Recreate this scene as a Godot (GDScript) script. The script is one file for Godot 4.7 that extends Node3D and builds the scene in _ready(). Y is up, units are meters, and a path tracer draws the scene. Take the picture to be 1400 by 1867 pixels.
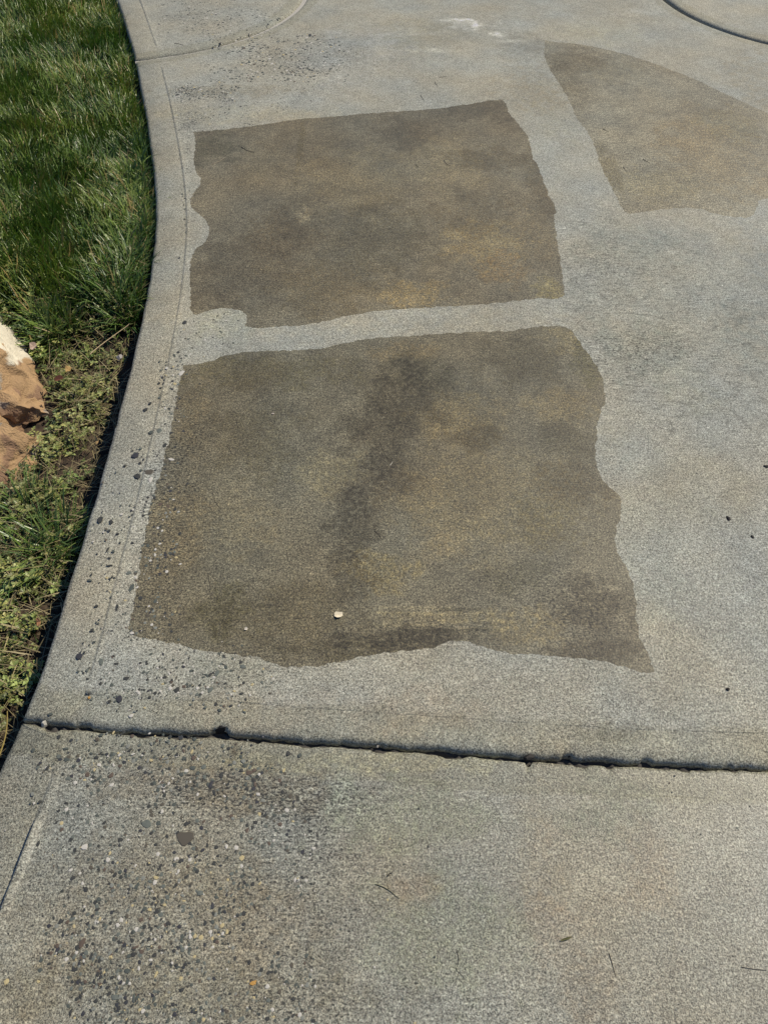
extends Node3D
# A concrete driveway with three damp test patches, lawn and weeds along its curved edge.

const CAM_H := 1.5
const PITCH := 52.5          # degrees below the horizon
const FOCAL := 1358.0        # in photograph pixels (1400 x 1867)
const SUN_AZ := 58.0         # degrees to the right of straight ahead
const SUN_EL := 46.0

var rng := RandomNumberGenerator.new()
var taken := {}

# ------------------------------------------------------------------ helpers
func gp(px: float, py: float, y := 0.0) -> Vector3:
	# where the ray through a photograph pixel meets the level y
	var u := px - 700.0
	var v := py - 933.5
	var c := cos(deg_to_rad(PITCH))
	var s := sin(deg_to_rad(PITCH))
	var fwd := FOCAL * c - v * s
	var down := FOCAL * s + v * c
	var k := (CAM_H - y) / down
	return Vector3(u * k, y, -fwd * k)

func g2(px: float, py: float, y := 0.0) -> Vector2:
	var p := gp(px, py, y)
	return Vector2(p.x, p.z)

func mpp(py: float) -> float:   # metres of ground per photograph pixel, across
	return CAM_H / (FOCAL * sin(deg_to_rad(PITCH)) + (py - 933.5) * cos(deg_to_rad(PITCH)))

func numbered(n: String) -> String:
	if not taken.has(n):
		taken[n] = 0
		return n
	taken[n] += 1
	return "%s_%03d" % [n, taken[n]]

func tag(o: Node, label: String, category := "", group := "", kind := "") -> Node:
	if label: o.set_meta("label", label)
	if category: o.set_meta("category", category)
	if group: o.set_meta("group", group)
	if kind: o.set_meta("kind", kind)
	return o

func put(called: String, mesh: Mesh, m: Material, parent: Node = null) -> MeshInstance3D:
	var o := MeshInstance3D.new()
	o.mesh = mesh
	if m: o.material_override = m
	if parent == null:
		o.name = numbered(called)
		add_child(o)
	else:
		o.name = called
		parent.add_child(o, true)
	return o

func tri(st: SurfaceTool, a: Vector3, b: Vector3, c: Vector3, hint: Vector3) -> void:
	if (b - a).cross(c - a).dot(hint) > 0.0:
		st.add_vertex(a); st.add_vertex(c); st.add_vertex(b)
	else:
		st.add_vertex(a); st.add_vertex(b); st.add_vertex(c)

func mat(c: Color, rough := 0.85) -> StandardMaterial3D:   # c is a linear base colour
	var m := StandardMaterial3D.new()
	m.albedo_color = c.linear_to_srgb()
	m.roughness = rough
	return m

func noise(sd: int, freq: float, octaves := 3, type := FastNoiseLite.TYPE_SIMPLEX_SMOOTH) -> FastNoiseLite:
	var n := FastNoiseLite.new()
	n.seed = sd
	n.noise_type = type
	n.frequency = freq
	n.fractal_octaves = octaves
	n.fractal_type = FastNoiseLite.FRACTAL_FBM if octaves > 1 else FastNoiseLite.FRACTAL_NONE
	return n

# ------------------------------------------------------------------ concrete
# Stains in the concrete: [pixel x, pixel y, half width, half height, red, green, blue factor]
const DRY_STAINS := [
	[985, 1560, 40, 140, 0.99, 0.96, 0.92], [1190, 1600, 60, 110, 0.97, 0.92, 0.87], [1075, 1800, 50, 60, 0.95, 0.90, 0.85],
	[760, 1615, 45, 28, 1.0, 0.93, 0.87], [1120, 1470, 90, 60, 0.9, 0.93, 0.9], [1080, 1500, 40, 25, 0.88, 0.9, 0.9],
	[740, 1480, 160, 60, 0.95, 0.98, 0.92], [800, 1700, 140, 120, 0.94, 0.96, 0.9], [1000, 1690, 70, 60, 0.95, 0.9, 0.86],
	[500, 1445, 120, 40, 0.86, 0.82, 0.76], [290, 1420, 130, 35, 0.92, 0.87, 0.81], [210, 1650, 150, 130, 0.93, 0.9, 0.86],
	[300, 1800, 330, 70, 0.86, 0.84, 0.79], [480, 1680, 90, 90, 0.93, 0.89, 0.84], [390, 1610, 120, 60, 0.96, 0.94, 0.9],
	[425, 1368, 9, 17, 0.62, 0.57, 0.48], [640, 1388, 270, 20, 1.22, 1.18, 1.02], [760, 1345, 300, 10, 1.12, 1.1, 1.05], [1180, 1345, 40, 14, 1.25, 1.25, 1.22],
	[990, 1370, 60, 25, 1.02, 0.96, 0.88], [1240, 1440, 130, 50, 0.95, 0.95, 0.93],
	[510, 1300, 130, 40, 1.04, 0.98, 0.93], [760, 1300, 120, 40, 1.04, 0.97, 0.91], [1120, 1335, 60, 18, 0.82, 0.82, 0.8],
	[650, 590, 360, 34, 1.06, 1.02, 0.95], [400, 590, 60, 35, 1.0, 1.02, 1.0], [400, 1220, 90, 30, 0.97, 0.98, 0.96],
	[1240, 540, 190, 110, 0.92, 0.94, 0.95], [1180, 640, 80, 60, 0.9, 0.93, 0.93], [1150, 440, 90, 40, 0.93, 0.95, 0.95],
	[1380, 460, 40, 70, 0.9, 0.93, 0.97], [1370, 620, 60, 70, 0.88, 0.91, 0.93], [1240, 700, 50, 40, 1.07, 1.06, 1.02], [1280, 730, 60, 30, 0.92, 0.92, 0.9],
	[1270, 880, 90, 60, 0.96, 0.96, 0.94], [1120, 800, 30, 40, 1.06, 1.03, 0.97], [1180, 1000, 60, 160, 1.0, 1.01, 1.0],
	[960, 82, 55, 22, 0.83, 0.82, 0.8], [975, 160, 60, 40, 0.93, 0.9, 0.85], [1390, 150, 60, 50, 0.94, 0.9, 0.84], [1090, 60, 70, 20, 1.02, 1.02, 0.96],
	[640, 110, 90, 60, 1.03, 1.04, 1.08], [760, 60, 60, 30, 0.98, 0.97, 0.93], [420, 165, 110, 12, 0.93, 0.9, 0.85], [450, 210, 160, 16, 1.05, 1.02, 0.94],
	[800, 60, 120, 16, 0.93, 0.93, 0.92], [700, 90, 60, 16, 1.06, 1.06, 1.08], [855, 44, 40, 10, 1.35, 1.35, 1.4], [905, 62, 16, 4, 1.9, 1.9, 1.95],
	[838, 36, 26, 2.5, 1.9, 1.9, 1.95], [866, 48, 7, 8, 1.9, 1.9, 1.95], [930, 75, 22, 3, 1.6, 1.6, 1.6], [720, 60, 90, 8, 1.25, 1.25, 1.3], [790, 92, 50, 3, 1.4, 1.4, 1.4], [1140, 22, 40, 6, 1.1, 1.1, 1.12], [1010, 210, 40, 60, 0.97, 0.96, 0.93],
]
const WET_STAINS := [
	[735, 725, 75, 50, 0.78, 0.77, 0.77], [700, 800, 65, 60, 0.8, 0.79, 0.8], [685, 880, 60, 48, 0.82, 0.81, 0.83], [645, 960, 48, 62, 0.79, 0.78, 0.79],
	[640, 1040, 45, 55, 0.83, 0.82, 0.83], [765, 680, 65, 32, 0.8, 0.8, 0.8], [745, 1166, 120, 20, 0.7, 0.69, 0.69], [620, 1187, 100, 20, 0.82, 0.81, 0.8],
	[1085, 1105, 75, 42, 0.77, 0.76, 0.77], [1085, 1190, 80, 22, 0.76, 0.74, 0.74], [860, 800, 55, 20, 0.82, 0.81, 0.82], [1040, 880, 70, 40, 0.88, 0.86, 0.86],
	[930, 1050, 60, 25, 0.86, 0.86, 0.86], [1000, 960, 60, 50, 0.93, 0.92, 0.91], [480, 680, 170, 30, 0.92, 0.91, 0.89], [470, 800, 80, 70, 0.91, 0.9, 0.9],
	[520, 1120, 140, 60, 0.88, 0.87, 0.87], [400, 1120, 60, 40, 0.9, 0.9, 0.88], [950, 660, 80, 40, 0.87, 0.86, 0.86], [1075, 660, 25, 40, 0.9, 0.9, 0.86], [1030, 800, 50, 30, 0.87, 0.86, 0.86],
	[840, 760, 75, 55, 1.15, 1.1, 0.97], [760, 900, 60, 60, 1.1, 1.06, 0.97], [600, 865, 55, 40, 1.14, 1.11, 1.02], [695, 1040, 60, 40, 1.16, 1.1, 0.93],
	[930, 900, 130, 90, 1.1, 1.07, 0.99], [960, 1145, 90, 36, 1.14, 1.08, 0.95], [1050, 625, 55, 26, 1.14, 1.1, 0.97], [830, 1125, 150, 11, 1.1, 1.08, 1.02], [750, 1108, 80, 2, 1.32, 1.3, 1.24], [790, 1119, 100, 2, 1.27, 1.25, 1.18], [850, 1132, 90, 2, 1.27, 1.25, 1.18], [740, 1140, 60, 2, 1.27, 1.25, 1.18], [900, 1146, 70, 2, 1.22, 1.2, 1.14], [830, 1112, 40, 2, 0.8, 0.8, 0.8], [800, 1150, 90, 2, 0.82, 0.82, 0.82],
	[740, 640, 60, 16, 1.14, 1.08, 0.97], [350, 760, 30, 60, 1.06, 1.02, 0.95], [330, 950, 50, 80, 1.06, 1.02, 0.95], [430, 960, 70, 60, 1.06, 1.03, 0.97], [850, 980, 80, 50, 1.06, 1.04, 0.99], [1020, 740, 60, 30, 1.1, 1.05, 0.93], [800, 1000, 60, 40, 1.06, 1.03, 0.98],
	[395, 270, 45, 25, 0.84, 0.85, 0.87], [420, 500, 90, 60, 0.87, 0.86, 0.88], [520, 425, 70, 45, 0.88, 0.86, 0.86], [690, 430, 90, 60, 0.88, 0.87, 0.87], [600, 520, 110, 50, 0.93, 0.91, 0.9],
	[740, 240, 60, 30, 0.88, 0.87, 0.89], [870, 200, 60, 22, 0.85, 0.84, 0.86], [900, 290, 70, 20, 0.88, 0.86, 0.86], [860, 390, 70, 40, 0.9, 0.88, 0.88], [550, 260, 6, 60, 0.92, 0.91, 0.9], [985, 330, 25, 60, 0.92, 0.9, 0.9],
	[640, 330, 100, 60, 1.07, 1.05, 0.99], [820, 300, 70, 50, 1.08, 1.06, 1.0], [880, 445, 70, 35, 1.18, 1.12, 0.97], [755, 540, 60, 28, 1.26, 1.17, 0.98], [1005, 530, 28, 20, 1.18, 1.14, 0.92], [915, 490, 45, 30, 1.1, 1.0, 0.86],
	[556, 390, 12, 14, 1.35, 1.33, 1.3], [500, 420, 25, 12, 1.14, 1.13, 1.12], [480, 300, 40, 40, 1.03, 1.01, 0.97], [970, 420, 40, 40, 1.06, 1.01, 0.93],
	[1050, 110, 60, 20, 0.86, 0.85, 0.86], [1030, 150, 30, 40, 0.9, 0.89, 0.9], [1120, 130, 60, 20, 0.95, 0.94, 0.95], [1300, 280, 90, 70, 1.03, 0.98, 0.9], [1110, 310, 20, 40, 0.9, 0.89, 0.88], [1200, 340, 70, 30, 1.05, 1.02, 0.93], [1330, 230, 60, 30, 0.97, 0.96, 0.95],
]
# where the paste has worn off and dark pits and sand show: [x, y, half width, half height, amount]
const WORN := [
	[300, 1650, 300, 260, 0.6], [480, 1440, 180, 50, 0.95], [560, 1640, 110, 250, 0.55], [250, 1400, 160, 60, 0.6], [640, 1500, 120, 80, 0.35], [800, 1840, 400, 60, 0.5],
	[540, 105, 150, 40, 1.0], [360, 168, 60, 12, 1.2], [480, 170, 80, 10, 0.8], [380, 30, 90, 40, 0.7], [340, 215, 40, 20, 1.0], [330, 290, 20, 80, 0.6], [300, 950, 60, 180, 0.8],
	[1200, 560, 200, 200, 0.45], [1090, 470, 60, 80, 0.5], [1150, 640, 100, 40, 0.7], [1070, 1120, 90, 60, 1.0], [740, 1160, 140, 30, 0.8], [930, 1060, 120, 40, 0.6], [640, 1000, 60, 80, 0.5], [690, 780, 80, 90, 0.4],
	[320, 800, 60, 120, 0.3], [420, 1220, 140, 30, 0.5],
]

func ellipses(list: Array, keep := 1.0) -> Array:
	var out := []
	for s in list:
		var c := g2(s[0], s[1])
		var near := g2(s[0], s[1] + s[3])
		var far := g2(s[0], s[1] - s[3])
		var e := [c.x, -c.y, s[2] * mpp(s[1]), maxf(absf(far.y - near.y) * 0.5, 0.004)]
		for i in range(4, s.size()):
			e.append(s[i] if s.size() < 6 else 1.0 + (s[i] - 1.0) * keep * (0.58 if s[4] > 1.0 else 1.0))
		if s.size() > 6 and s[4] < 1.0 and keep > 0.8: e[6] -= 0.035      # soaked dirt is brown, not grey
		out.append(e)
	return out

var dry_e: Array
var wet_e: Array
var worn_e: Array
var edge_line: PackedVector2Array   # lawn edge of the driveway, x and distance ahead
var seam_lines: Array               # joints, for the smooth trowelled margins

func line_dist(p: Vector2, line: PackedVector2Array) -> float:
	var best := 1e9
	for i in line.size() - 1:
		var q := Geometry2D.get_closest_point_to_segment(p, line[i], line[i + 1])
		best = minf(best, p.distance_squared_to(q))
	return sqrt(best)

# macro colour map of a rectangle of concrete: rgb colour, alpha how worn it is
func macro_map(rect: Rect2, w: int, h: int, base: Color, wet: bool) -> Image:
	var big := noise(11, 1.1, 3)
	var mid := noise(12, 6.0, 3)
	var hue := noise(13, 2.3, 3)
	var wx := noise(14, 9.0, 3)
	var wy := noise(15, 9.0, 3)
	var stain := noise(16, 20.0, 3)
	var speck := noise(17, 60.0, 2)
	var wf := noise(18, 38.0, 2)
	var list: Array = []
	for e in (wet_e if wet else dry_e):
		if e[0] + e[2] * 2.6 > rect.position.x and e[0] - e[2] * 2.6 < rect.end.x and e[1] + e[3] * 2.6 > rect.position.y and e[1] - e[3] * 2.6 < rect.end.y:
			list.append(e)
	var bytes := PackedByteArray()
	bytes.resize(w * h * 4)
	for j in h:
		var d := rect.position.y + rect.size.y * (j + 0.5) / h
		var ex_row := edge_x(d)
		for i in w:
			var x := rect.position.x + rect.size.x * (i + 0.5) / w
			var a := big.get_noise_2d(x, d) * (0.10 if wet else 0.06) + mid.get_noise_2d(x, d) * (0.10 if wet else 0.05) + stain.get_noise_2d(x, d) * (0.07 if wet else 0.035) + speck.get_noise_2d(x, d) * (0.06 if wet else 0.03)
			var b := hue.get_noise_2d(x, d)
			var r := base.r * (1.0 + a + b * 0.035)
			var g := base.g * (1.0 + a)
			var bl := base.b * (1.0 + a - b * 0.05)
			var ux := wx.get_noise_2d(x, d) * 0.75 + wf.get_noise_2d(x, d) * 0.35
			var uy := wy.get_noise_2d(x, d) * 0.75 + wf.get_noise_2d(x + 30.0, d) * 0.35
			var grainy := 1.0 + speck.get_noise_2d(x, d) * 1.1
			for e in list:
				var ex: float = (x - e[0]) / e[2] + ux
				var ey: float = (d - e[1]) / e[3] + uy
				var q := ex * ex + ey * ey
				if q < 2.6:
					var k := exp(-q * q * q * 0.8) * grainy
					r *= 1.0 + (e[4] - 1.0) * k
					g *= 1.0 + (e[5] - 1.0) * k
					bl *= 1.0 + (e[6] - 1.0) * k
			var worn := (0.26 if wet else 0.05) + maxf(0.0, mid.get_noise_2d(x + 7.0, d)) * 0.15
			for e in worn_e:
				var ex: float = (x - e[0]) / e[2] + ux * 0.6
				var ey: float = (d - e[1]) / e[3] + uy * 0.6
				var q := ex * ex + ey * ey
				if q < 2.6:
					worn += e[4] * exp(-q * q * 0.7) * 0.8
			if not wet:
				# the trowelled margins of the slabs are smoother and a little browner
				var p := Vector2(x, d)
				if (x - ex_row) * 0.94 < 0.114:
					r *= 1.0; g *= 0.992; bl *= 0.975
					worn *= 0.35
				for s in (seam_lines.slice(0, 2) if d > 3.6 else seam_lines.slice(2) if d < 0.8 else []):
					if line_dist(p, s) < 0.075 + ux * 0.008:
						r *= 0.95; g *= 0.945; bl *= 0.92
						worn *= 0.15
			var at := (j * w + i) * 4
			bytes[at] = clampi(int(r * 255.0), 0, 255)
			bytes[at + 1] = clampi(int(g * 255.0), 0, 255)
			bytes[at + 2] = clampi(int(bl * 255.0), 0, 255)
			bytes[at + 3] = clampi(int(worn * 200.0), 0, 255)
	return Image.create_from_data(w, h, false, Image.FORMAT_RGBA8, bytes)

var job := {}

func rows_job(part: int) -> void:
	var w: int = job.w
	var r0: int = job.h * part / job.parts
	var r1: int = job.h * (part + 1) / job.parts
	var mac: PackedByteArray = job.mac
	var gra: PackedByteArray = job.grain
	var fin: PackedByteArray = job.fine
	var str_: PackedByteArray = job.streak
	var pit: PackedByteArray = job.pit
	var spk: PackedByteArray = job.speck
	var cg: float = job.cg
	var use_crack: bool = job.has("crack")
	var crk: PackedByteArray = job.crack if use_crack else PackedByteArray()
	var cs: float = job.cs
	var alb := PackedByteArray()
	alb.resize((r1 - r0) * w * 3)
	var hei := PackedByteArray()
	hei.resize((r1 - r0) * w)
	var o := 0
	for i in range(r0 * w, r1 * w):
		var worn := mac[i * 4 + 3] * 0.005
		var g := (gra[i] - 128) * 0.5
		var s := str_[i] - 128.0
		var k := 1.0 + g * cg + s * cs * (0.35 + worn)
		var h := 128.0 + g * 0.5 + (fin[i] - 128) * 0.32 + s * 0.2
		var p := pit[i] + s * 0.35 * worn - (218.0 - worn * 62.0)
		if p > 0.0:
			var f := minf(p * 0.035, 1.0)
			k *= 1.0 - 0.5 * f
			h -= 70.0 * f
		if use_crack:
			var c := crk[i]
			if c > 196:
				var fx: float = (i % w - job.cx) / job.crx
				var fy: float = (i / w - job.cy) / job.cry
				var q := fx * fx + fy * fy
				if q < 1.0:
					k *= 1.0 - minf((c - 196) * 0.007, 0.15) * minf(1.0, 2.0 - 2.0 * q)
		var sp := spk[i]
		if sp > 221:
			k *= 1.0 + (sp - 221) * 0.012
		elif sp < 22:
			k *= 1.0 - (22 - sp) * 0.02
		alb[o * 3] = clampi(int(mac[i * 4] * k), 0, 255)
		alb[o * 3 + 1] = clampi(int(mac[i * 4 + 1] * k), 0, 255)
		alb[o * 3 + 2] = clampi(int(mac[i * 4 + 2] * k), 0, 255)
		hei[o] = clampi(int(h), 0, 255)
		o += 1
	job.lock.lock()
	job.out[part] = [alb, hei]
	job.lock.unlock()

func bytes_of(n: FastNoiseLite, w: int, h: int, sw := 1, sh := 1) -> PackedByteArray:
	var im := n.get_image(w / sw, h / sh, false, false, true)
	im.convert(Image.FORMAT_L8)
	if sw > 1 or sh > 1:
		im.resize(w, h, Image.INTERPOLATE_CUBIC)
	return im.get_data()

# colour and relief of a rectangle (x, distance ahead) of concrete, in world metres
func concrete(rect: Rect2, w: int, h: int, base: Color, wet: bool, sd: int, rough: float, relief: float, spec := 0.5) -> StandardMaterial3D:
	var per := w / rect.size.x          # texture pixels in a metre
	var cell := 4 if wet else 8
	var macro := macro_map(rect, w / cell, h / cell, base, wet)
	macro.resize(w, h, Image.INTERPOLATE_CUBIC)
	job = {"w": w, "h": h, "parts": 8, "mac": macro.get_data(), "lock": Mutex.new(), "out": {}, "cg": 0.0062 if wet else 0.0042, "cs": 0.0016}
	job.grain = bytes_of(noise(sd, 230.0 / per, 2, FastNoiseLite.TYPE_PERLIN), w, h)
	var rb := RandomNumberGenerator.new()
	rb.seed = sd
	var white := PackedInt32Array()
	white.resize(260000)
	for i in white.size(): white[i] = rb.randi()
	var fb := white.to_byte_array()
	while fb.size() < w * h: fb.append_array(fb)
	job.fine = fb
	job.streak = bytes_of(noise(sd + 2, 200.0 / per, 3, FastNoiseLite.TYPE_PERLIN), w, h, 8, 1)
	job.pit = bytes_of(noise(sd + 3, 240.0 / per, 2, FastNoiseLite.TYPE_PERLIN), w, h, 2, 1)
	job.speck = bytes_of(noise(sd + 4, 110.0 / per, 1, FastNoiseLite.TYPE_VALUE_CUBIC), w, h)
	if not wet and sd == 100:      # fine crazing right of the damp patches
		var cn := noise(sd + 5, 17.0 / per, 3)
		cn.fractal_type = FastNoiseLite.FRACTAL_RIDGED
		job.crack = bytes_of(cn, w, h, 2, 1)
		var c0 := ahead([[1215, 590]])[0]
		job.cx = (c0.x - rect.position.x) * per
		job.cy = (c0.y - rect.position.y) * h / rect.size.y
		job.crx = 0.42 * per
		job.cry = 0.62 * h / rect.size.y
	var id := WorkerThreadPool.add_group_task(rows_job, job.parts, 4, true)
	WorkerThreadPool.wait_for_group_task_completion(id)
	var alb := PackedByteArray()
	var hei := PackedByteArray()
	for i in job.parts:
		alb.append_array(job.out[i][0])
		hei.append_array(job.out[i][1])
	job = {}
	var m := StandardMaterial3D.new()
	m.albedo_texture = ImageTexture.create_from_image(Image.create_from_data(w, h, false, Image.FORMAT_RGB8, alb))
	m.heightmap_enabled = true
	m.heightmap_texture = ImageTexture.create_from_image(Image.create_from_data(w, h, false, Image.FORMAT_L8, hei))
	m.heightmap_scale = relief
	m.roughness = rough
	m.metallic_specular = spec
	m.set_meta("rect", rect)
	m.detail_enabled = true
	m.detail_albedo = sand_glint_texture()
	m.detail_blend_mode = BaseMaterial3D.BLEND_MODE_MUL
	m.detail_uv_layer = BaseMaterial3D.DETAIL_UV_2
	return m

var sand: ImageTexture
func sand_glint_texture() -> ImageTexture:    # sand grains of the paste and painted sun sparkles, 1024 pixels over 1.25 m
	if sand: return sand
	var r := RandomNumberGenerator.new()
	r.seed = 77
	var n := 1024
	var b := PackedByteArray()
	b.resize(n * n * 3)
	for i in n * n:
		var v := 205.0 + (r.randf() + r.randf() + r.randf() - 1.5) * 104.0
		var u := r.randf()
		if u > 0.972: v = 255.0  # white specks: light grains, and sun glints painted into the colour
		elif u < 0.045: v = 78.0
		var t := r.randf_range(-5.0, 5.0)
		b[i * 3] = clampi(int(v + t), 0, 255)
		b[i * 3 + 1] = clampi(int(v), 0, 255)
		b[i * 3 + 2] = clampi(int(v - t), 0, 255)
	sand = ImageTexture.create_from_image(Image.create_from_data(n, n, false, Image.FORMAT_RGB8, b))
	return sand

func sand_uv(pts: PackedVector3Array) -> PackedVector2Array:
	var out := PackedVector2Array()
	for p in pts:
		var over := minf(p.y + 0.010, 0.0)
		out.append(Vector2(p.x + over, -p.z + over) / 1.25)
	return out

func world_uv(st_pts: PackedVector3Array, rect: Rect2) -> PackedVector2Array:
	var out := PackedVector2Array()
	for p in st_pts:
		var over := minf(p.y + 0.010, 0.0)      # the sides carry on from the top
		out.append(Vector2((p.x + over - rect.position.x) / rect.size.x, (-p.z + over - rect.position.y) / rect.size.y))
	return out

# ------------------------------------------------------------------ slabs
# Profiles from the flat top outwards: [distance in from the edge, height]
const P_LAWN := [[0.150, 0.0], [0.1285, 0.0], [0.1265, 0.0002], [0.1195, 0.0017], [0.1160, 0.0013], [0.1125, -0.0024], [0.109, -0.0020], [0.104, -0.0018], [0.016, -0.003], [0.005, -0.0075], [0.0, -0.018], [-0.002, -0.13]]
const P_LAWN_NEAR := [[0.150, 0.0], [0.137, 0.0002], [0.132, 0.0012], [0.1225, 0.0078], [0.1185, 0.0070], [0.1135, -0.0026], [0.110, -0.0022], [0.104, -0.0020], [0.016, -0.003], [0.005, -0.0075], [0.0, -0.018], [-0.002, -0.13]]
const P_FRONT := [[0.095, 0.0], [0.0715, 0.0], [0.0706, -0.0001], [0.0692, -0.0012], [0.0684, -0.0013], [0.05, -0.0013], [0.04, -0.0013], [0.03, -0.0014], [0.012, -0.0020], [0.0048, -0.0060], [0.0, -0.016], [0.0, -0.13]]
const P_BACK := [[0.095, 0.0], [0.0585, 0.0], [0.0576, -0.0001], [0.0564, -0.0010], [0.0556, -0.0011], [0.05, -0.0010], [0.04, -0.0010], [0.03, -0.0010], [0.008, -0.0014], [0.003, -0.0030], [0.0, -0.010], [0.0, -0.13]]
const P_SEAM := [[0.095, 0.0], [0.08, -0.0002], [0.06, -0.0003], [0.05, -0.0004], [0.045, -0.0005], [0.04, -0.0006], [0.035, -0.0007], [0.024, -0.0010], [0.013, -0.0030], [0.006, -0.0090], [0.0, -0.022], [0.0, -0.13]]
const P_PLAIN := [[0.095, 0.0], [0.08, 0.0], [0.06, 0.0], [0.05, 0.0], [0.045, 0.0], [0.04, 0.0], [0.035, 0.0], [0.02, 0.0], [0.01, 0.0], [0.004, -0.002], [0.0, -0.01], [0.0, -0.13]]

# runs: [[points (x, distance ahead) without the first of the next run, profile, roughness of the edge], ...], anticlockwise seen from above with distance ahead upwards
func slab(called: String, runs: Array, y: float, m: Material, sd: int, notches := []) -> MeshInstance3D:
	var pts := PackedVector2Array()
	var prof := []
	var rough := PackedFloat32Array()
	var run_of := PackedInt32Array()
	var starts := PackedInt32Array()
	for ri in runs.size():
		var r: Array = runs[ri]
		starts.append(pts.size())
		for p in r[0]:
			if pts.size() and pts[pts.size() - 1].distance_to(p) < 0.001: continue
			run_of.append(ri)
			pts.append(p)
			prof.append(r[1])
			rough.append(r[2])
	var n := pts.size()
	var nz := noise(sd, 13.0, 4)
	var nz2 := noise(sd + 1, 5.0, 2)
	var nz3 := noise(sd + 2, 85.0, 2)
	var rings := []
	for k in 12:
		var ring := PackedVector3Array()
		for i in n:
			var a := pts[(i + n - 1) % n]
			var b := pts[i]
			var c := pts[(i + 1) % n]
			var e1 := (b - a).normalized()
			var e2 := (c - b).normalized()
			var n1 := Vector2(-e1.y, e1.x)      # inward
			var n2 := Vector2(-e2.y, e2.x)
			var p1: Array = prof[(i + n - 1) % n][k]
			var p2: Array = prof[i][k]
			var o1: float = p1[0]
			var o2: float = p2[0]
			var det := n1.x * n2.y - n1.y * n2.x
			var d: Vector2
			if absf(det) < 0.12:
				var nn := (n1 + n2).normalized()
				d = nn * (o1 + o2) * 0.5
			else:
				d = Vector2((o1 * n2.y - o2 * n1.y) / det, (n1.x * o2 - n2.x * o1) / det)
			var rg := (rough[i] + rough[(i + n - 1) % n]) * 0.5
			var lift: float = (p1[1] + p2[1]) * 0.5
			if k >= 8 and rg > 0.0:
				var f: float = [0.25, 0.7, 1.0, 1.0][k - 8]
				var q := b
				d += (n1 + n2).normalized() * (nz.get_noise_2d(q.x, q.y) * rg + nz3.get_noise_2d(q.x, q.y) * rg * 0.3 + nz2.get_noise_2d(q.x * 2.2 + 5.0, q.y) * rg * 0.7 + maxf(0.0, nz2.get_noise_2d(q.x, q.y)) * rg * 0.8) * f
			if k >= 8:      # broken-out places of the edge
				for nt in notches:
					d += (n1 + n2).normalized() * nt[2] * smoothstep(nt[1], nt[1] * 0.55, b.distance_to(nt[0])) * (0.5 if k == 8 else 1.0)
			if k <= 7:      # the tooled lines run out before the corners
				var run_len := 1e9
				for ci in starts: run_len = minf(run_len, b.distance_to(pts[ci]))
				lift *= smoothstep(0.06, 0.16, run_len)
			if k >= 1 and k <= 4:
				lift *= 0.55 + 0.75 * clampf(0.6 + nz2.get_noise_2d(b.x * 1.7 + 9.0, b.y * 1.7) * 1.6, 0.0, 1.0)
			ring.append(Vector3(b.x + d.x, y + lift, -(b.y + d.y)))
		# near a corner, points that overshoot the other side's margin are drawn back to the corner
		for ri in runs.size():
			var ci := starts[ri]
			for step in [1, -1]:
				var other: int = ri if step == -1 else (ri + runs.size() - 1) % runs.size()
				var margin: float = runs[other][1][k][0]
				for t in range(1, 60):
					var i: int = (ci + step * t + n) % n
					if pts[i].distance_to(pts[ci]) > 0.5: break
					if (step == 1 and run_of[i] != ri) or (step == -1 and run_of[i] == ri): break
					var q := Vector2(ring[i].x, -ring[i].z)
					var best := 1e9
					for u in range(0, 40):
						var a1: int = (ci - step * u + n) % n
						var a2: int = (ci - step * (u + 1) + n) % n
						best = minf(best, q.distance_to(Geometry2D.get_closest_point_to_segment(q, pts[a1], pts[a2])))
						if pts[a1].distance_to(pts[ci]) > 0.5: break
					if best < margin - 0.0005 or (margin > 0.0 and (pts[i] - pts[ci]).length() < margin * 0.35):
						ring[i] = ring[ci]
		if k == 0:      # small loops in the flat outline are pulled together
			for i in n:
				for g in range(2, 24):
					var j := (i + g) % n
					var hit = Geometry2D.segment_intersects_segment(Vector2(ring[i].x, -ring[i].z), Vector2(ring[(i + 1) % n].x, -ring[(i + 1) % n].z), Vector2(ring[j].x, -ring[j].z), Vector2(ring[(j + 1) % n].x, -ring[(j + 1) % n].z))
					if hit != null and ring[i].distance_to(ring[(i + 1) % n]) > 0.0005 and ring[j].distance_to(ring[(j + 1) % n]) > 0.0005:
						for t in range(1, g + 1):
							ring[(i + t) % n] = Vector3(hit.x, y, -hit.y)
						break
		rings.append(ring)
	var verts := PackedVector3Array()
	var idx := PackedInt32Array()
	for k in 12:
		verts.append_array(rings[k])
	var flat := PackedVector2Array()
	var flat_i := PackedInt32Array()
	for i in n:
		var p: Vector3 = rings[0][i]
		var q := Vector2(p.x, -p.z)
		if flat.size() and (flat[flat.size() - 1].distance_to(q) < 0.0005 or flat[0].distance_to(q) < 0.0005): continue
		flat.append(q)
		flat_i.append(i)
	var tris := Geometry2D.triangulate_polygon(flat)
	if tris.is_empty():
		var best := PackedVector2Array()
		for q in Geometry2D.offset_polygon(flat, 0.00005):
			if q.size() > best.size() and not Geometry2D.is_polygon_clockwise(q): best = q
		tris = Geometry2D.triangulate_polygon(best)
		flat_i = PackedInt32Array()
		for q in best:
			flat_i.append(verts.size())
			verts.append(Vector3(q.x, y, -q.y))
		if tris.is_empty(): print("no triangles for ", called)
	for t in range(0, tris.size(), 3):
		var a := flat_i[tris[t]]; var b := flat_i[tris[t + 1]]; var c := flat_i[tris[t + 2]]
		if (verts[b] - verts[a]).cross(verts[c] - verts[a]).y > 0.0:
			idx.append_array([a, c, b])
		else:
			idx.append_array([a, b, c])
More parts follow.
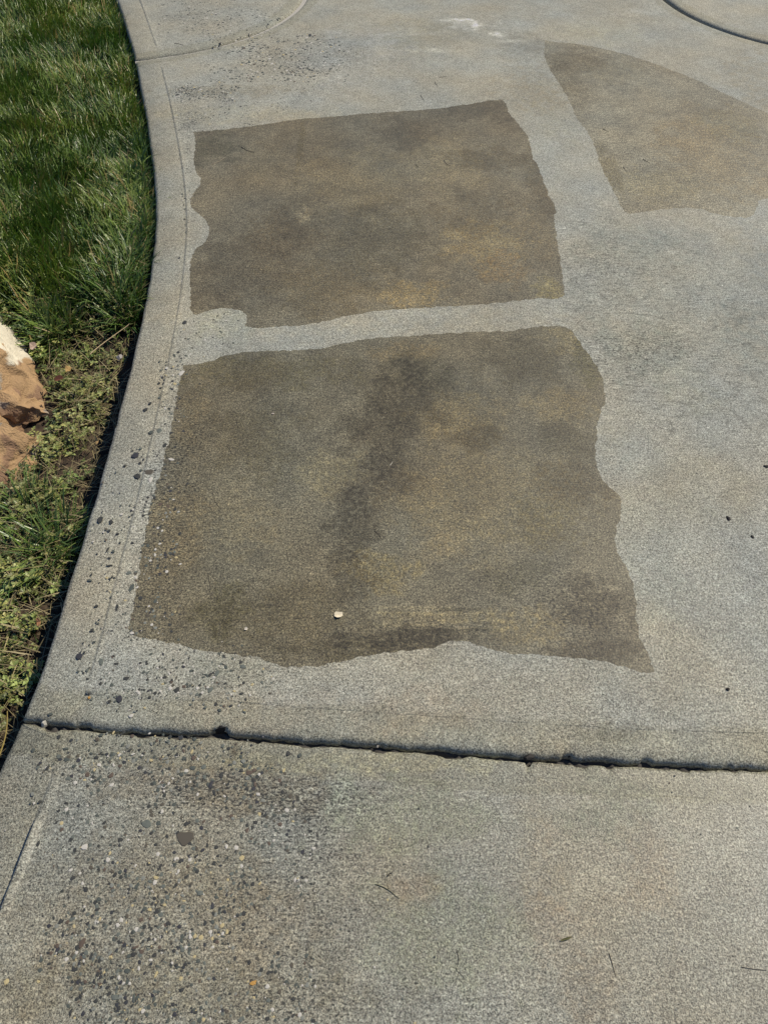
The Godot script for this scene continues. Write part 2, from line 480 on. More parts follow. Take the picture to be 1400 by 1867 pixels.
	for k in 11:
		for i in n:
			var j := (i + 1) % n
			var a := k * n + i; var b := k * n + j; var c := (k + 1) * n + i; var d := (k + 1) * n + j
			idx.append_array([a, b, c, b, d, c])
	var arr := []
	arr.resize(Mesh.ARRAY_MAX)
	arr[Mesh.ARRAY_VERTEX] = verts
	arr[Mesh.ARRAY_INDEX] = idx
	arr[Mesh.ARRAY_TEX_UV] = world_uv(verts, m.get_meta("rect"))
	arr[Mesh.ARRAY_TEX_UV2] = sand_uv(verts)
	var st := SurfaceTool.new()
	st.create_from_arrays(arr)
	st.generate_normals()
	st.generate_tangents()
	var o := put(called, st.commit(), m)
	return o

func resample(line: PackedVector2Array, step: float) -> PackedVector2Array:
	var out := PackedVector2Array()
	var carry := 0.0
	for i in line.size() - 1:
		var a := line[i]; var b := line[i + 1]
		var l := a.distance_to(b)
		var t := carry
		while t < l:
			out.append(a.lerp(b, t / l))
			t += step
		carry = t - l
	return out

func smooth(line: PackedVector2Array, times := 2) -> PackedVector2Array:
	for k in times:
		var out := PackedVector2Array([line[0]])
		for i in line.size() - 1:
			out.append(line[i].lerp(line[i + 1], 0.25))
			out.append(line[i].lerp(line[i + 1], 0.75))
		out.append(line[line.size() - 1])
		line = out
	return line

func ahead(list: Array, y := 0.0) -> PackedVector2Array:   # photograph pixels to (x, distance ahead)
	var out := PackedVector2Array()
	for p in list:
		var q := g2(p[0], p[1], y)
		out.append(Vector2(q.x, -q.y))
	return out

const EDGE_PX := [[38, 1308], [72, 1222], [97, 1145], [120, 1068], [142, 1000], [163, 932], [183, 862], [203, 790], [222, 720], [240, 650], [254, 590], [265, 540], [275, 480], [281, 430], [283, 380], [280, 320], [271, 250], [262, 190], [250, 130], [246, 108]]
const FLARE_EDGE_PX := [[246, 104], [233, 60], [215, 0]]
const NEAR_EDGE_PX := [[33, 1321], [0, 1393], [-45, 1495], [-112, 1650], [-190, 1830]]
const JOINT_PX := [[38, 1308], [90, 1317], [160, 1325], [240, 1331], [320, 1334], [400, 1336], [470, 1342], [560, 1350], [660, 1356], [760, 1363], [860, 1371], [960, 1378], [1060, 1384], [1160, 1390], [1260, 1394], [1400, 1398]]

var slab_far: MeshInstance3D
var slab_near: MeshInstance3D
var flare_left: MeshInstance3D
var flare_right: MeshInstance3D
var lawn_line: PackedVector2Array    # whole lawn edge from behind the camera to far ahead

func arc(c: Vector2, r: float, a0: float, a1: float, n: int) -> PackedVector2Array:
	var out := PackedVector2Array()
	for i in n + 1:
		var a := deg_to_rad(lerpf(a0, a1, float(i) / n))
		out.append(c + Vector2(cos(a), sin(a)) * r)
	return out

func rev(l: PackedVector2Array) -> PackedVector2Array:
	var o := l.duplicate()
	o.reverse()
	return o

func cut(l: PackedVector2Array) -> PackedVector2Array:   # without the last point
	return l.slice(0, l.size() - 1)

const SEAM := 0.015        # width of the joints at the far side

func build_slabs() -> void:
	var edge := smooth(ahead(EDGE_PX), 2)
	var fl := ahead(FLARE_EDGE_PX)
	fl.append_array(PackedVector2Array([Vector2(-1.72, 5.4), Vector2(-2.2, 6.5), Vector2(-2.9, 8.0), Vector2(-3.8, 10.0)]))
	var flare_edge := smooth(fl, 2)
	var near := ahead(NEAR_EDGE_PX, -0.006)
	near[0] = edge[0] + Vector2(-0.002, -0.0062)
	near.append_array(PackedVector2Array([Vector2(-1.12, -0.4), Vector2(-1.5, -1.3), Vector2(-1.9, -3.0)]))
	var near_edge := smooth(near, 2)
	lawn_line = rev(near_edge)
	lawn_line.append_array(edge)
	lawn_line.append_array(flare_edge)
	edge_line = lawn_line
	var joint := smooth(ahead(JOINT_PX), 2)
	joint.append(Vector2(2.2, joint[joint.size() - 1].y - 0.10))
	joint.append(Vector2(6.0, joint[joint.size() - 1].y - 0.30))
	var start_left := edge[edge.size() - 1]          # where the left arc leaves the lawn edge
	var cl := Vector2(-1.32, 4.77)
	var cr := Vector2(2.40, 4.80)
	# left arc from the lawn to the mouth of the path
	var la := arc(cl, 0.9, -72.0, 0.0, 40)
	var first := la[0]
	var left_arc := PackedVector2Array([start_left, start_left.lerp(first, 0.5) + Vector2(0, -0.004)])
	left_arc.append_array(la)
	left_arc.append(Vector2(-0.42, 10.0))
	var right_arc := PackedVector2Array([Vector2(1.5, 10.0)])
	right_arc.append_array(arc(cr, 0.9, 180.0, 270.0, 40))
	right_arc.append(Vector2(6.0, 3.9))
	seam_lines = [left_arc, right_arc, cut(cut(joint))]
	dry_e = ellipses(DRY_STAINS, 0.5)
	wet_e = ellipses(WET_STAINS, 0.95)
	worn_e = ellipses(WORN)

	var far_m := concrete(Rect2(-1.75, 0.45, 4.1, 4.3), 2048, 2048, BASE_DRY, false, 100, 0.78, 0.09, 0.5)
	var near_m := concrete(Rect2(-0.95, -0.5, 2.3, 1.15), 2048, 1024, BASE_DRY * Color(0.925, 0.92, 0.905), false, 200, 0.52, 0.11, 0.5)

	# far slab, anticlockwise: joint to the right, right side, far side, arcs, lawn edge back down
	var half := SEAM * 0.5
	var ra_off := offset(right_arc, -half)       # towards the slab side
	var la_off := offset(left_arc, -half)
	var runs := [
		[cut(resample(joint, 0.005)), P_FRONT, 0.0042],
		[PackedVector2Array([Vector2(6.0, joint[joint.size() - 1].y)]), P_PLAIN, 0.0],
		[rev(ra_off), P_SEAM, 0.001],
		[rev(la_off).slice(0, la_off.size() - 1), P_SEAM, 0.001],
		[PackedVector2Array([la_off[0]]) + cut(rev(resample(edge, 0.015))).slice(2), P_LAWN, 0.003],
	]
	var far_notches := []
	for q in [[405, 1336, 0.013, 0.008], [390, 1336, 0.012, 0.005], [150, 1324, 0.02, 0.005], [1035, 1383, 0.014, 0.006], [640, 1355, 0.03, 0.003], [1180, 1391, 0.012, 0.004], [1330, 1396, 0.01, 0.004]]:
		far_notches.append([ahead([[q[0], q[1]]])[0], q[2], q[3]])
	slab_far = slab("driveway_slab", runs, 0.0, far_m, 31, far_notches)
	tag(slab_far, "long grey concrete driveway slab carrying the damp patches", "", "", "structure")
	# near slab
	var jn := PackedVector2Array()
	for p in resample(joint, 0.005):
		jn.append(p + Vector2(0.0, -0.0062))
	jn.append(joint[joint.size() - 1] + Vector2(0, -0.0062))
	jn[0] = near_edge[0]
	var near_notches := []
	for q in [[964, 1379, 0.010, 0.011], [95, 1318, 0.022, 0.007], [260, 1332, 0.02, 0.005], [320, 1334, 0.016, 0.004], [470, 1342, 0.012, 0.004], [690, 1358, 0.02, 0.005], [830, 1369, 0.03, 0.004], [1060, 1384, 0.02, 0.005], [1110, 1387, 0.012, 0.005], [1250, 1394, 0.015, 0.004], [1340, 1396, 0.012, 0.005], [560, 1350, 0.02, 0.003]]:
		near_notches.append([ahead([[q[0], q[1]]])[0], q[2], q[3]])
	slab_near = slab("driveway_slab", [
		[cut(rev(jn)), P_BACK, 0.003],
		[resample(near_edge, 0.015), P_LAWN_NEAR, 0.003],
		[PackedVector2Array([near_edge[near_edge.size() - 1], Vector2(6.0, -3.0)]), P_PLAIN, 0.0],
	], -0.006, near_m, 32, near_notches)
	tag(slab_near, "weathered concrete driveway slab with exposed pebbles before the cracked joint", "", "", "structure")
	# flares
	var la_in := offset(left_arc, half)
	var fe := resample(flare_edge, 0.02)
	flare_left = slab("flared_slab", [
		[la_in, P_SEAM, 0.001],
		[PackedVector2Array([flare_edge[flare_edge.size() - 1]]), P_PLAIN, 0.0],
		[rev(fe).slice(1, fe.size() - 1), P_LAWN, 0.003],
	], 0.0, far_m, 33)
	tag(flare_left, "curved concrete flare slab beside the lawn", "", "", "structure")
	var ra_in := offset(right_arc, half)
	flare_right = slab("flared_slab", [
		[ra_in, P_SEAM, 0.001],
		[PackedVector2Array([Vector2(6.0, 10.0)]), P_PLAIN, 0.0],
	], 0.0, far_m, 34)
	tag(flare_right, "curved concrete flare slab beyond the paler damp patch", "", "", "structure")
	# grimy filler down in the joint; arc beds coloured for sunlit and shaded grooves
	build_filler("joint_filler", joint, 0.03, -0.024, 0.010)
	build_filler("joint_bed", left_arc, 0.05, -0.0135, 0.002, Color(0.40, 0.385, 0.34))  # pale colour makes this groove look sunlit
	build_filler("joint_bed", right_arc, 0.05, -0.030, 0.002)  # left dark, so the colour carries the shade in this groove

func offset(l: PackedVector2Array, d: float) -> PackedVector2Array:   # to the left of the way
	var out := PackedVector2Array()
	for i in l.size():
		var a := l[maxi(i - 1, 0)]
		var b := l[mini(i + 1, l.size() - 1)]
		var e := (b - a).normalized()
		out.append(l[i] + Vector2(-e.y, e.x) * d)
	return out

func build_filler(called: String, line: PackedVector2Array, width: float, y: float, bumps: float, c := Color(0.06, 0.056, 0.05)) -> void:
	var l := resample(line, 0.006)
	var nz := noise(71, 55.0, 3)
	var st := SurfaceTool.new()
	st.begin(Mesh.PRIMITIVE_TRIANGLES)
	var across := 8
	var rows := []
	for i in l.size():
		var e := (l[mini(i + 1, l.size() - 1)] - l[maxi(i - 1, 0)]).normalized()
		var nn := Vector2(-e.y, e.x)
		var row := PackedVector3Array()
		for k in across + 1:
			var p := l[i] + nn * (float(k) / across - 0.5) * width
			row.append(Vector3(p.x, y + nz.get_noise_2d(p.x, p.y) * bumps, -p.y))
		rows.append(row)
	for i in rows.size() - 1:
		for k in across:
			tri(st, rows[i][k], rows[i + 1][k], rows[i][k + 1], Vector3.UP)
			tri(st, rows[i + 1][k], rows[i + 1][k + 1], rows[i][k + 1], Vector3.UP)
	st.generate_normals()
	var o := put(called, st.commit(), mat(c, 0.95))
	tag(o, "grit and light-or-shade painted bed in the joints between slabs", "", "", "structure")

# ------------------------------------------------------------------ damp patches
const PATCH_NEAR := [[333, 667], [380, 660], [410, 648], [445, 640], [520, 638], [590, 635], [640, 622], [680, 615], [740, 613], [800, 608], [870, 604], [930, 603], [985, 594], [1020, 593], [1040, 599], [1055, 620], [1072, 645], [1090, 668], [1100, 690], [1105, 725], [1103, 740], [1091, 760], [1089, 790], [1086, 820], [1088, 850], [1100, 875], [1112, 888], [1128, 900], [1137, 920], [1132, 945], [1123, 965], [1123, 990], [1128, 1010], [1145, 1035], [1152, 1055], [1160, 1090], [1160, 1130], [1167, 1160], [1185, 1200], [1196, 1228], [1170, 1227], [1130, 1215], [1090, 1207], [1050, 1200], [1000, 1196], [930, 1195], [890, 1185], [870, 1175], [850, 1168], [815, 1172], [790, 1185], [740, 1188], [690, 1192], [640, 1203], [600, 1211], [560, 1220], [510, 1216], [470, 1200], [400, 1192], [340, 1180], [290, 1170], [232, 1160], [240, 1120], [250, 1060], [265, 960], [280, 900], [295, 850], [310, 790], [322, 720]]
const PATCH_FAR := [[350, 240], [400, 237], [470, 228], [540, 217], [620, 211], [700, 204], [780, 200], [850, 190], [912, 180], [920, 183], [930, 210], [950, 230], [967, 255], [970, 285], [985, 310], [995, 345], [1012, 375], [1016, 385], [1008, 400], [1014, 420], [1020, 460], [1025, 500], [1031, 535], [1022, 545], [975, 545], [930, 550], [870, 557], [800, 560], [730, 565], [680, 568], [640, 575], [590, 588], [540, 595], [470, 599], [443, 598], [450, 582], [447, 572], [430, 563], [400, 562], [370, 570], [350, 577], [347, 560], [346, 530], [345, 500], [348, 470], [355, 452], [370, 445], [379, 430], [380, 410], [370, 395], [352, 383], [344, 367], [352, 352], [363, 340], [366, 325], [355, 310], [351, 290], [356, 270], [356, 255]]
const PATCH_RIGHT := [[993, 73], [1005, 76], [1060, 80], [1130, 95], [1200, 118], [1270, 145], [1330, 175], [1400, 206], [1470, 243], [1500, 290], [1470, 345], [1420, 358], [1385, 364], [1378, 376], [1375, 394], [1350, 399], [1310, 393], [1270, 379], [1215, 381], [1170, 387], [1140, 392], [1125, 365], [1110, 335], [1095, 305], [1085, 275], [1078, 255], [1062, 230], [1046, 210], [1040, 190], [1020, 155], [1000, 125], [990, 100]]

func build_patch(px: Array, base: Color, sd: int, res: int, label: String) -> void:
	var raw := ahead(px)
	raw.append(raw[0])
	var l := cut(smooth(raw, 1))
	l = resample(l + PackedVector2Array([l[0]]), 0.007)
	var nz := noise(sd, 22.0, 3)
	var nf := noise(sd + 9, 75.0, 2)
	for i in l.size():
		l[i] += Vector2(nf.get_noise_2d(l[i].x, l[i].y), nf.get_noise_2d(l[i].x + 20.0, l[i].y)) * 0.0035 + Vector2(nz.get_noise_2d(l[i].x, l[i].y), nz.get_noise_2d(l[i].x + 20.0, l[i].y)) * 0.006
	var lo := l[0]
	var hi := l[0]
	for p in l:
		lo = lo.min(p); hi = hi.max(p)
	var rect := Rect2(lo, hi - lo).grow(0.01)
	var m := concrete(rect, res, int(res * clampf(rect.size.y / rect.size.x, 0.5, 1.0)), base, true, sd, 0.6, 0.09, 0.5)
	var inner := Geometry2D.offset_polygon(l, -0.006)
	var best: PackedVector2Array = inner[0]
	for q in inner:
		if q.size() > best.size(): best = q
	var st := SurfaceTool.new()
	st.begin(Mesh.PRIMITIVE_TRIANGLES)
	var verts := PackedVector3Array()
	var idx := Geometry2D.triangulate_polygon(best)
	for p in best:
		verts.append(Vector3(p.x, 0.0006, -p.y))
	var tris := PackedVector3Array()
	for i in idx: tris.append(verts[i])
	# rim: each outer edge joined to the nearest points of the inner outline
	var n := l.size()
	var near_i := PackedInt32Array()
	for i in n:
		var bi := 0
		var bd := 1e9
		for k in best.size():
			var dd := best[k].distance_squared_to(l[i])
			if dd < bd:
				bd = dd; bi = k
		near_i.append(bi)
	var sgn := 1 if Geometry2D.is_polygon_clockwise(l) == Geometry2D.is_polygon_clockwise(best) else -1
	for i in n:
		var j := (i + 1) % n
		var a := Vector3(l[i].x, -0.0003, -l[i].y)
		var b := Vector3(l[j].x, -0.0003, -l[j].y)
		tris.append_array([a, b, verts[near_i[i]]])
		var k := near_i[i]
		var guard := 0
		while k != near_i[j] and guard < 12:
			var k2: int = (k + sgn + best.size()) % best.size()
			tris.append_array([b, verts[k2], verts[k]])
			k = k2
			guard += 1
	var uv := world_uv(tris, rect)
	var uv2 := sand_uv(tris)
	for t in range(0, tris.size(), 3):
		var order := [0, 1, 2]
		if (tris[t + 1] - tris[t]).cross(tris[t + 2] - tris[t]).y > 0.0: order = [0, 2, 1]
		for k in order:
			st.set_normal(Vector3.UP)
			st.set_uv(uv[t + k])
			st.set_uv2(uv2[t + k])
			st.set_tangent(Plane(1, 0, 0, 1))
			st.add_vertex(tris[t + k])
	var o := put("damp_patch", st.commit(), m)
	tag(o, label, "damp patch", "damp patches on the driveway")

# ------------------------------------------------------------------ pebbles in the concrete
var pebble_meshes := []
var pebble_mats := []
const PEBBLE_COLS := [Color(0.038, 0.04, 0.036), Color(0.07, 0.082, 0.07), Color(0.115, 0.13, 0.11), Color(0.035, 0.036, 0.042), Color(0.10, 0.075, 0.055), Color(0.5, 0.48, 0.42), Color(0.45, 0.38, 0.2), Color(0.45, 0.25, 0.06), Color(0.085, 0.075, 0.055), Color(0.20, 0.21, 0.18)]

func pebble_mesh(sd: int, outline := []) -> ArrayMesh:
	var r := RandomNumberGenerator.new()
	r.seed = sd
	var n := outline.size() if outline else 7 + sd % 3
	var st := SurfaceTool.new()
	st.begin(Mesh.PRIMITIVE_TRIANGLES)
	var o := PackedVector3Array()
	var q := PackedVector3Array()
	for i in n:
		var a := TAU * (i + r.randf_range(-0.3, 0.3)) / n
		var k := r.randf_range(0.68, 1.1) * 0.5
		if outline:
			o.append(Vector3(outline[i][0], -0.35, outline[i][1]))
			q.append(Vector3(outline[i][0] * 0.9, 0.9, outline[i][1] * 0.9))
			continue
		o.append(Vector3(cos(a) * k, -0.35, sin(a) * k))
		q.append(Vector3(cos(a) * k * 0.86, r.randf_range(0.6, 1.0), sin(a) * k * 0.86))
	st.set_smooth_group(-1)
	for i in n:
		var j := (i + 1) % n
		tri(st, q[i], q[j], Vector3(0, 1.0, 0), Vector3.UP)
		var out := Vector3(o[i].x, 0.2, o[i].z)
		tri(st, o[i], o[j], q[i], out)
		tri(st, o[j], q[j], q[i], out)
	st.generate_normals()
	return st.commit()

func add_pebble(parent: Node3D, p: Vector3, w: float, d: float, turn: float, col: int, var_i: int, high := 0.0011) -> void:
	var o := put("pebble", pebble_meshes[var_i], pebble_mats[col], parent)
	o.transform = Transform3D(Basis(Vector3.UP, turn) * Basis.from_scale(Vector3(w, high, d)), p)

# the pebbles that stand out: [x, y, width, height in pixels, colour]
const PEBBLES_NEAR := [[337, 1530, 34, 24, 8], [404, 1413, 10, 12, 0], [385, 1430, 9, 17, 3], [391, 1445, 6, 14, 0], [268, 1502, 22, 16, 2], [108, 1379, 10, 9, 2], [122, 1385, 12, 8, 1], [136, 1397, 9, 7, 1], [125, 1419, 12, 8, 2], [133, 1601, 11, 9, 0], [157, 1622, 9, 12, 0], [244, 1740, 13, 9, 0], [322, 1760, 9, 7, 0], [338, 1758, 9, 7, 0], [210, 1818, 16, 12, 2], [285, 1777, 6, 14, 6], [356, 1707, 8, 9, 6], [462, 1792, 16, 9, 7], [413, 1543, 7, 9, 5], [155, 1544, 16, 10, 5], [217, 1782, 7, 8, 5], [320, 1566, 6, 7, 5], [285, 1600, 12, 7, 6], [368, 1509, 8, 9, 3], [367, 1455, 9, 6, 0], [317, 1482, 5, 8, 0], [343, 1580, 8, 6, 4], [395, 1545, 10, 7, 0], [285, 1540, 8, 6, 0], [70, 1538, 7, 12, 0], [73, 1462, 9, 6, 0], [108, 1478, 8, 6, 0], [160, 1412, 11, 12, 4], [203, 1414, 10, 12, 4], [300, 1432, 8, 8, 1], [352, 1400, 14, 8, 1], [372, 1398, 12, 10, 2], [455, 1409, 16, 10, 4], [440, 1405, 10, 8, 0], [465, 1430, 6, 12, 4], [233, 1770, 14, 10, 1], [455, 1755, 7, 9, 0], [420, 1700, 7, 6, 0], [388, 1652, 8, 14, 3], [365, 1628, 14, 11, 2], [403, 1620, 8, 6, 1], [220, 1590, 9, 8, 1], [332, 1805, 12, 8, 0], [130, 1845, 6, 14, 0], [152, 1848, 8, 10, 3], [245, 1820, 6, 16, 1], [318, 1733, 8, 7, 0], [248, 1727, 16, 5, 4], [150, 1720, 14, 18, 4], [105, 1725, 10, 9, 4], [120, 1365, 12, 6, 1], [108, 1344, 9, 8, 0], [185, 1340, 10, 7, 1], [255, 1367, 6, 5, 0], [243, 1375, 9, 4, 5], [87, 1400, 6, 12, 0], [445, 1685, 9, 7, 0], [398, 1560, 8, 6, 0], [70, 1790, 8, 6, 6], [12, 1790, 10, 12, 6], [180, 1640, 8, 10, 1], [300, 1650, 7, 6, 6]]
const PEBBLES_FAR := [[251, 868, 14, 11, 0], [271, 861, 22, 12, 8], [247, 830, 17, 10, 3], [183, 948, 13, 13, 0], [203, 952, 8, 8, 0], [145, 1197, 16, 12, 3], [185, 1207, 11, 14, 2], [240, 1071, 10, 16, 1], [257, 1091, 11, 9, 0], [230, 1237, 14, 8, 0], [218, 1274, 14, 14, 3], [200, 1279, 8, 7, 0], [214, 1107, 6, 12, 0], [176, 1105, 8, 6, 0], [254, 1106, 9, 5, 0], [284, 1096, 8, 9, 1], [267, 861, 6, 6, 0], [275, 875, 9, 12, 5], [332, 680, 10, 12, 5], [337, 588, 10, 8, 0], [320, 815, 6, 6, 0], [301, 812, 9, 9, 0], [290, 785, 12, 10, 2], [276, 788, 10, 7, 1], [313, 838, 16, 5, 5], [215, 973, 8, 5, 0], [197, 1002, 4, 10, 0], [207, 1005, 8, 7, 1], [200, 1031, 12, 3, 0], [164, 1058, 10, 5, 1], [208, 1196, 6, 6, 0], [213, 1210, 12, 4, 0], [256, 1209, 6, 6, 0], [268, 1210, 6, 6, 0], [300, 1235, 12, 5, 0], [323, 1258, 14, 11, 0], [384, 1230, 7, 10, 0], [396, 1228, 10, 14, 2], [412, 1216, 7, 10, 1], [443, 1215, 14, 9, 2], [345, 1200, 4, 5, 0], [440, 1265, 12, 5, 0], [384, 1258, 12, 12, 2], [168, 1149, 8, 8, 0], [293, 960, 8, 5, 0], [296, 968, 6, 5, 5], [270, 995, 8, 8, 1], [288, 1031, 8, 5, 0], [235, 1045, 12, 8, 2], [283, 1012, 5, 8, 5], [342, 882, 6, 6, 0], [293, 920, 9, 7, 4], [262, 940, 7, 5, 0], [242, 990, 9, 6, 0], [160, 1222, 8, 7, 2], [163, 1272, 6, 5, 7], [228, 849, 6, 4, 0], [266, 747, 10, 6, 0], [274, 735, 6, 6, 0], [365, 700, 5, 4, 0], [92, 1302, 10, 7, 1], [375, 1290, 7, 6, 2], [240, 1305, 12, 7, 5]]

func scatter_pebbles(parent: Node3D, y: float, list: Array, regions: Array, most: int) -> void:
	for p in list:
		var q := gp(p[0], p[1], y + 0.0002)
		var s := mpp(p[1])
		var fs := s / clampf(sin(atan2(CAM_H, Vector2(q.x, q.z).length())), 0.3, 1.0)
		add_pebble(parent, q, p[2] * s, p[3] * fs, rng.randf_range(-0.4, 0.4) if p[2] < 30 else 0.0, p[4], rng.randi() % 12 if p[2] < 30 else 12, 0.0013)
	var left: int = most - list.size()
	var st := SurfaceTool.new()
	st.begin(Mesh.PRIMITIVE_TRIANGLES)
	var total := 0
	var clump := noise(55, 7.0, 2)
	# [x0, y0, x1, y1, how many, smallest, largest in pixels]
	var all := []
	for r in regions:
		var made := 0
		var guard := 0
		while made < r[4] and guard < r[4] * 20:
			guard += 1
			var u: float = rng.randf()
			var v: float = rng.randf()
			var px: float = lerpf(r[0], r[2], u)
			var py: float = lerpf(r[1], r[3], v)
			var e := 1.0 - maxf(absf(u - 0.5), absf(v - 0.5)) * 1.6
			var q := gp(px, py, y + 0.0002)
			if rng.randf() > e + clump.get_noise_2d(q.x, q.z) * 0.9: continue
			if px < edge_px_at(py) + 8.0: continue
			if (parent == slab_near and py < 1319.0 + px * 0.066) or (parent == slab_far and py > 1292.0 + px * 0.066): continue
			var size: float = lerpf(r[5], r[6], pow(rng.randf(), 1.9)) * mpp(py)
			all.append([size / mpp(py), q, size])
			made += 1
	all.sort_custom(func(a, b): return a[0] > b[0])
	for a in all:
		var c: int = [0, 0, 1, 1, 2, 2, 9, 9, 4, 0, 3, 0, 1, 2, 1, 0, 3, 8, 0, 1, 2, 5, 6, 5][rng.randi() % 24]
		var w: float = a[2]
		var d: float = w * rng.randf_range(0.5, 1.0)
		var turn := rng.randf_range(0, PI)
		if left > 0 and a[0] > 6.0:
			left -= 1
			add_pebble(parent, a[1], w, d, turn, c, rng.randi() % 12, 0.0009)
		else:
			total += 1
			st.set_color(PEBBLE_COLS[c])
			var b := Basis(Vector3.UP, turn)
			var n := 6
			var ring := PackedVector3Array()
			for k in n:
				var an := TAU * (k + rng.randf_range(-0.3, 0.3)) / n
				ring.append(a[1] + b * Vector3(cos(an) * w * 0.5, 0.0, sin(an) * d * 0.5))
			var top: Vector3 = a[1] + Vector3(0, 0.0008, 0)
			for k in n:
				var j := (k + 1) % n
				tri(st, ring[k], ring[j], top, Vector3.UP)
	if total:
		st.generate_normals()
		var m := StandardMaterial3D.new()
		m.vertex_color_use_as_albedo = true
		m.roughness = 0.7
		var o := put("fine_aggregate", st.commit(), m, parent)
		tag(o, "", "", "", "stuff")

func edge_px_at(py: float) -> float:
	var l: Array = EDGE_PX + FLARE_EDGE_PX
	for i in l.size() - 1:
		if py <= l[i][1] and py >= l[i + 1][1]:
			return lerpf(l[i][0], l[i + 1][0], (l[i][1] - py) / maxf(1.0, l[i][1] - l[i + 1][1]))
	return -400.0 if py > 1300 else 200.0

# ------------------------------------------------------------------ soil
func edge_x(d: float) -> float:      # x of the lawn edge at a distance ahead
	var l := lawn_line
	for i in l.size() - 1:
		if d >= l[i].y and d <= l[i + 1].y:
			return lerpf(l[i].x, l[i + 1].x, (d - l[i].y) / maxf(0.0001, l[i + 1].y - l[i].y))
	return l[l.size() - 1].x if d > 0.0 else l[0].x

var soil_n: FastNoiseLite
func soil_y(x: float, d: float) -> float:
	var t := edge_x(d) - x
	var lawn := smoothstep(1.75, 2.3, d + soil_n.get_noise_2d(x, d) * 0.2)
	var y := lerpf(-0.118, -0.058, lawn) + smoothstep(0.05, 0.5, t) * lerpf(0.04, 0.028, lawn)
	return y + soil_n.get_noise_2d(x * 6.0, d * 6.0) * 0.008 - (0.05 if t < -0.01 else 0.0)

func build_ground() -> void:
	soil_n = noise(81, 1.3, 3)
	var m := mat(Color(0.055, 0.042, 0.03), 0.95)
	var nt := NoiseTexture2D.new()
	nt.width = 512; nt.height = 512; nt.seamless = true
	nt.noise = noise(82, 0.03, 4)
	var ramp := Gradient.new()
	ramp.colors = PackedColorArray([Color(0.16, 0.13, 0.1), Color(0.27, 0.22, 0.17), Color(0.36, 0.31, 0.24)])
	ramp.offsets = PackedFloat32Array([0.2, 0.55, 0.9])
	nt.color_ramp = ramp
	m.albedo_color = Color.WHITE
	m.albedo_texture = nt
	m.uv1_triplanar = true
	m.uv1_world_triplanar = true
	m.uv1_scale = Vector3(2.5, 2.5, 2.5)
	m.heightmap_enabled = true
	m.heightmap_texture = nt
	m.heightmap_scale = 0.8
	var st := SurfaceTool.new()
	st.begin(Mesh.PRIMITIVE_TRIANGLES)
	st.set_smooth_group(0)
	var ts := [-0.30, -0.05, -0.015, -0.005, 0.02, 0.05, 0.09, 0.14, 0.2, 0.28, 0.37, 0.47, 0.6, 0.75, 0.95, 1.2, 1.6, 2.2, 3.2, 5.0]
	var rows := []
	var d := -3.0
	while d <= 10.0:
		var row := PackedVector3Array()
		for t in ts:
			var x: float = edge_x(d) - t
			row.append(Vector3(x, soil_y(x, d), -d))
		rows.append(row)
		d += 0.05
	for i in rows.size() - 1:
		for k in ts.size() - 1:
			tri(st, rows[i][k], rows[i + 1][k], rows[i][k + 1], Vector3.UP)
			tri(st, rows[i + 1][k], rows[i + 1][k + 1], rows[i][k + 1], Vector3.UP)
	st.index()
	st.generate_normals()
	tag(put("soil", st.commit(), m), "dark bare soil under the lawn and weeds", "", "", "structure")
	var pm := PlaneMesh.new()
	pm.size = Vector2(160, 160)
	var g := put("ground", pm, mat(Color(0.05, 0.075, 0.025), 0.95))
	g.position = Vector3(0, -0.16, 0)
	tag(g, "ground beyond the driveway", "", "", "structure")

# ------------------------------------------------------------------ grass and weeds
func blade(st: SurfaceTool, root: Vector3, dir: float, length: float, width: float, lean: float, bend: float, col: Color, segs := 4) -> void:
	var h := Vector3(cos(dir), 0, sin(dir))
	var side := Vector3(-sin(dir), 0, cos(dir))
	var p := root
	var ang := lean
	var rows := []
	for i in segs + 1:
		var t := float(i) / segs
		var w := width * (1.0 - pow(t, 2.2)) * 0.5 + 0.0002
		rows.append([p - side * w, p + side * w])
		p += (Vector3.UP * cos(ang) + h * sin(ang)) * length / segs
		ang += bend / segs
	st.set_color(col)
	for i in segs:
		var hint := Vector3.UP * sin(lean + 0.3) - h * cos(lean) + Vector3(0, 0.4, 0)
		tri(st, rows[i][0], rows[i][1], rows[i + 1][0], hint)
		if i < segs - 1:
			tri(st, rows[i][1], rows[i + 1][1], rows[i + 1][0], hint)
		else:
			tri(st, rows[i][1], rows[i + 1][1], rows[i + 1][0], hint)

const GREENS := [Color(0.11, 0.185, 0.035), Color(0.14, 0.22, 0.04), Color(0.085, 0.155, 0.045), Color(0.18, 0.245, 0.055), Color(0.115, 0.185, 0.06), Color(0.22, 0.27, 0.09), Color(0.065, 0.12, 0.035)]

func leaf_material(back: Color, rough := 0.42) -> StandardMaterial3D:
	var m := StandardMaterial3D.new()
	m.vertex_color_use_as_albedo = true
	m.roughness = rough
	m.backlight_enabled = true
	m.backlight = back.linear_to_srgb()
	return m

func tuft_mesh(sd: int, blades: int, len_lo: float, len_hi: float, width: float, spread: float, straw: float) -> ArrayMesh:
	var r := RandomNumberGenerator.new()
	r.seed = sd
	var st := SurfaceTool.new()
	st.begin(Mesh.PRIMITIVE_TRIANGLES)
	st.set_smooth_group(-1)
	for i in blades:
		var a := r.randf() * TAU
		var rad := sqrt(r.randf()) * spread
		var col: Color = GREENS[r.randi() % GREENS.size()]
		if r.randf() < straw: col = Color(0.28, 0.22, 0.10)
		blade(st, Vector3(cos(a) * rad, -0.006, sin(a) * rad), a + r.randf_range(-1.1, 1.1), r.randf_range(len_lo, len_hi), width * r.randf_range(0.7, 1.25), r.randf_range(0.1, 0.7), r.randf_range(0.4, 1.5), col)
	st.generate_normals()
	return st.commit()

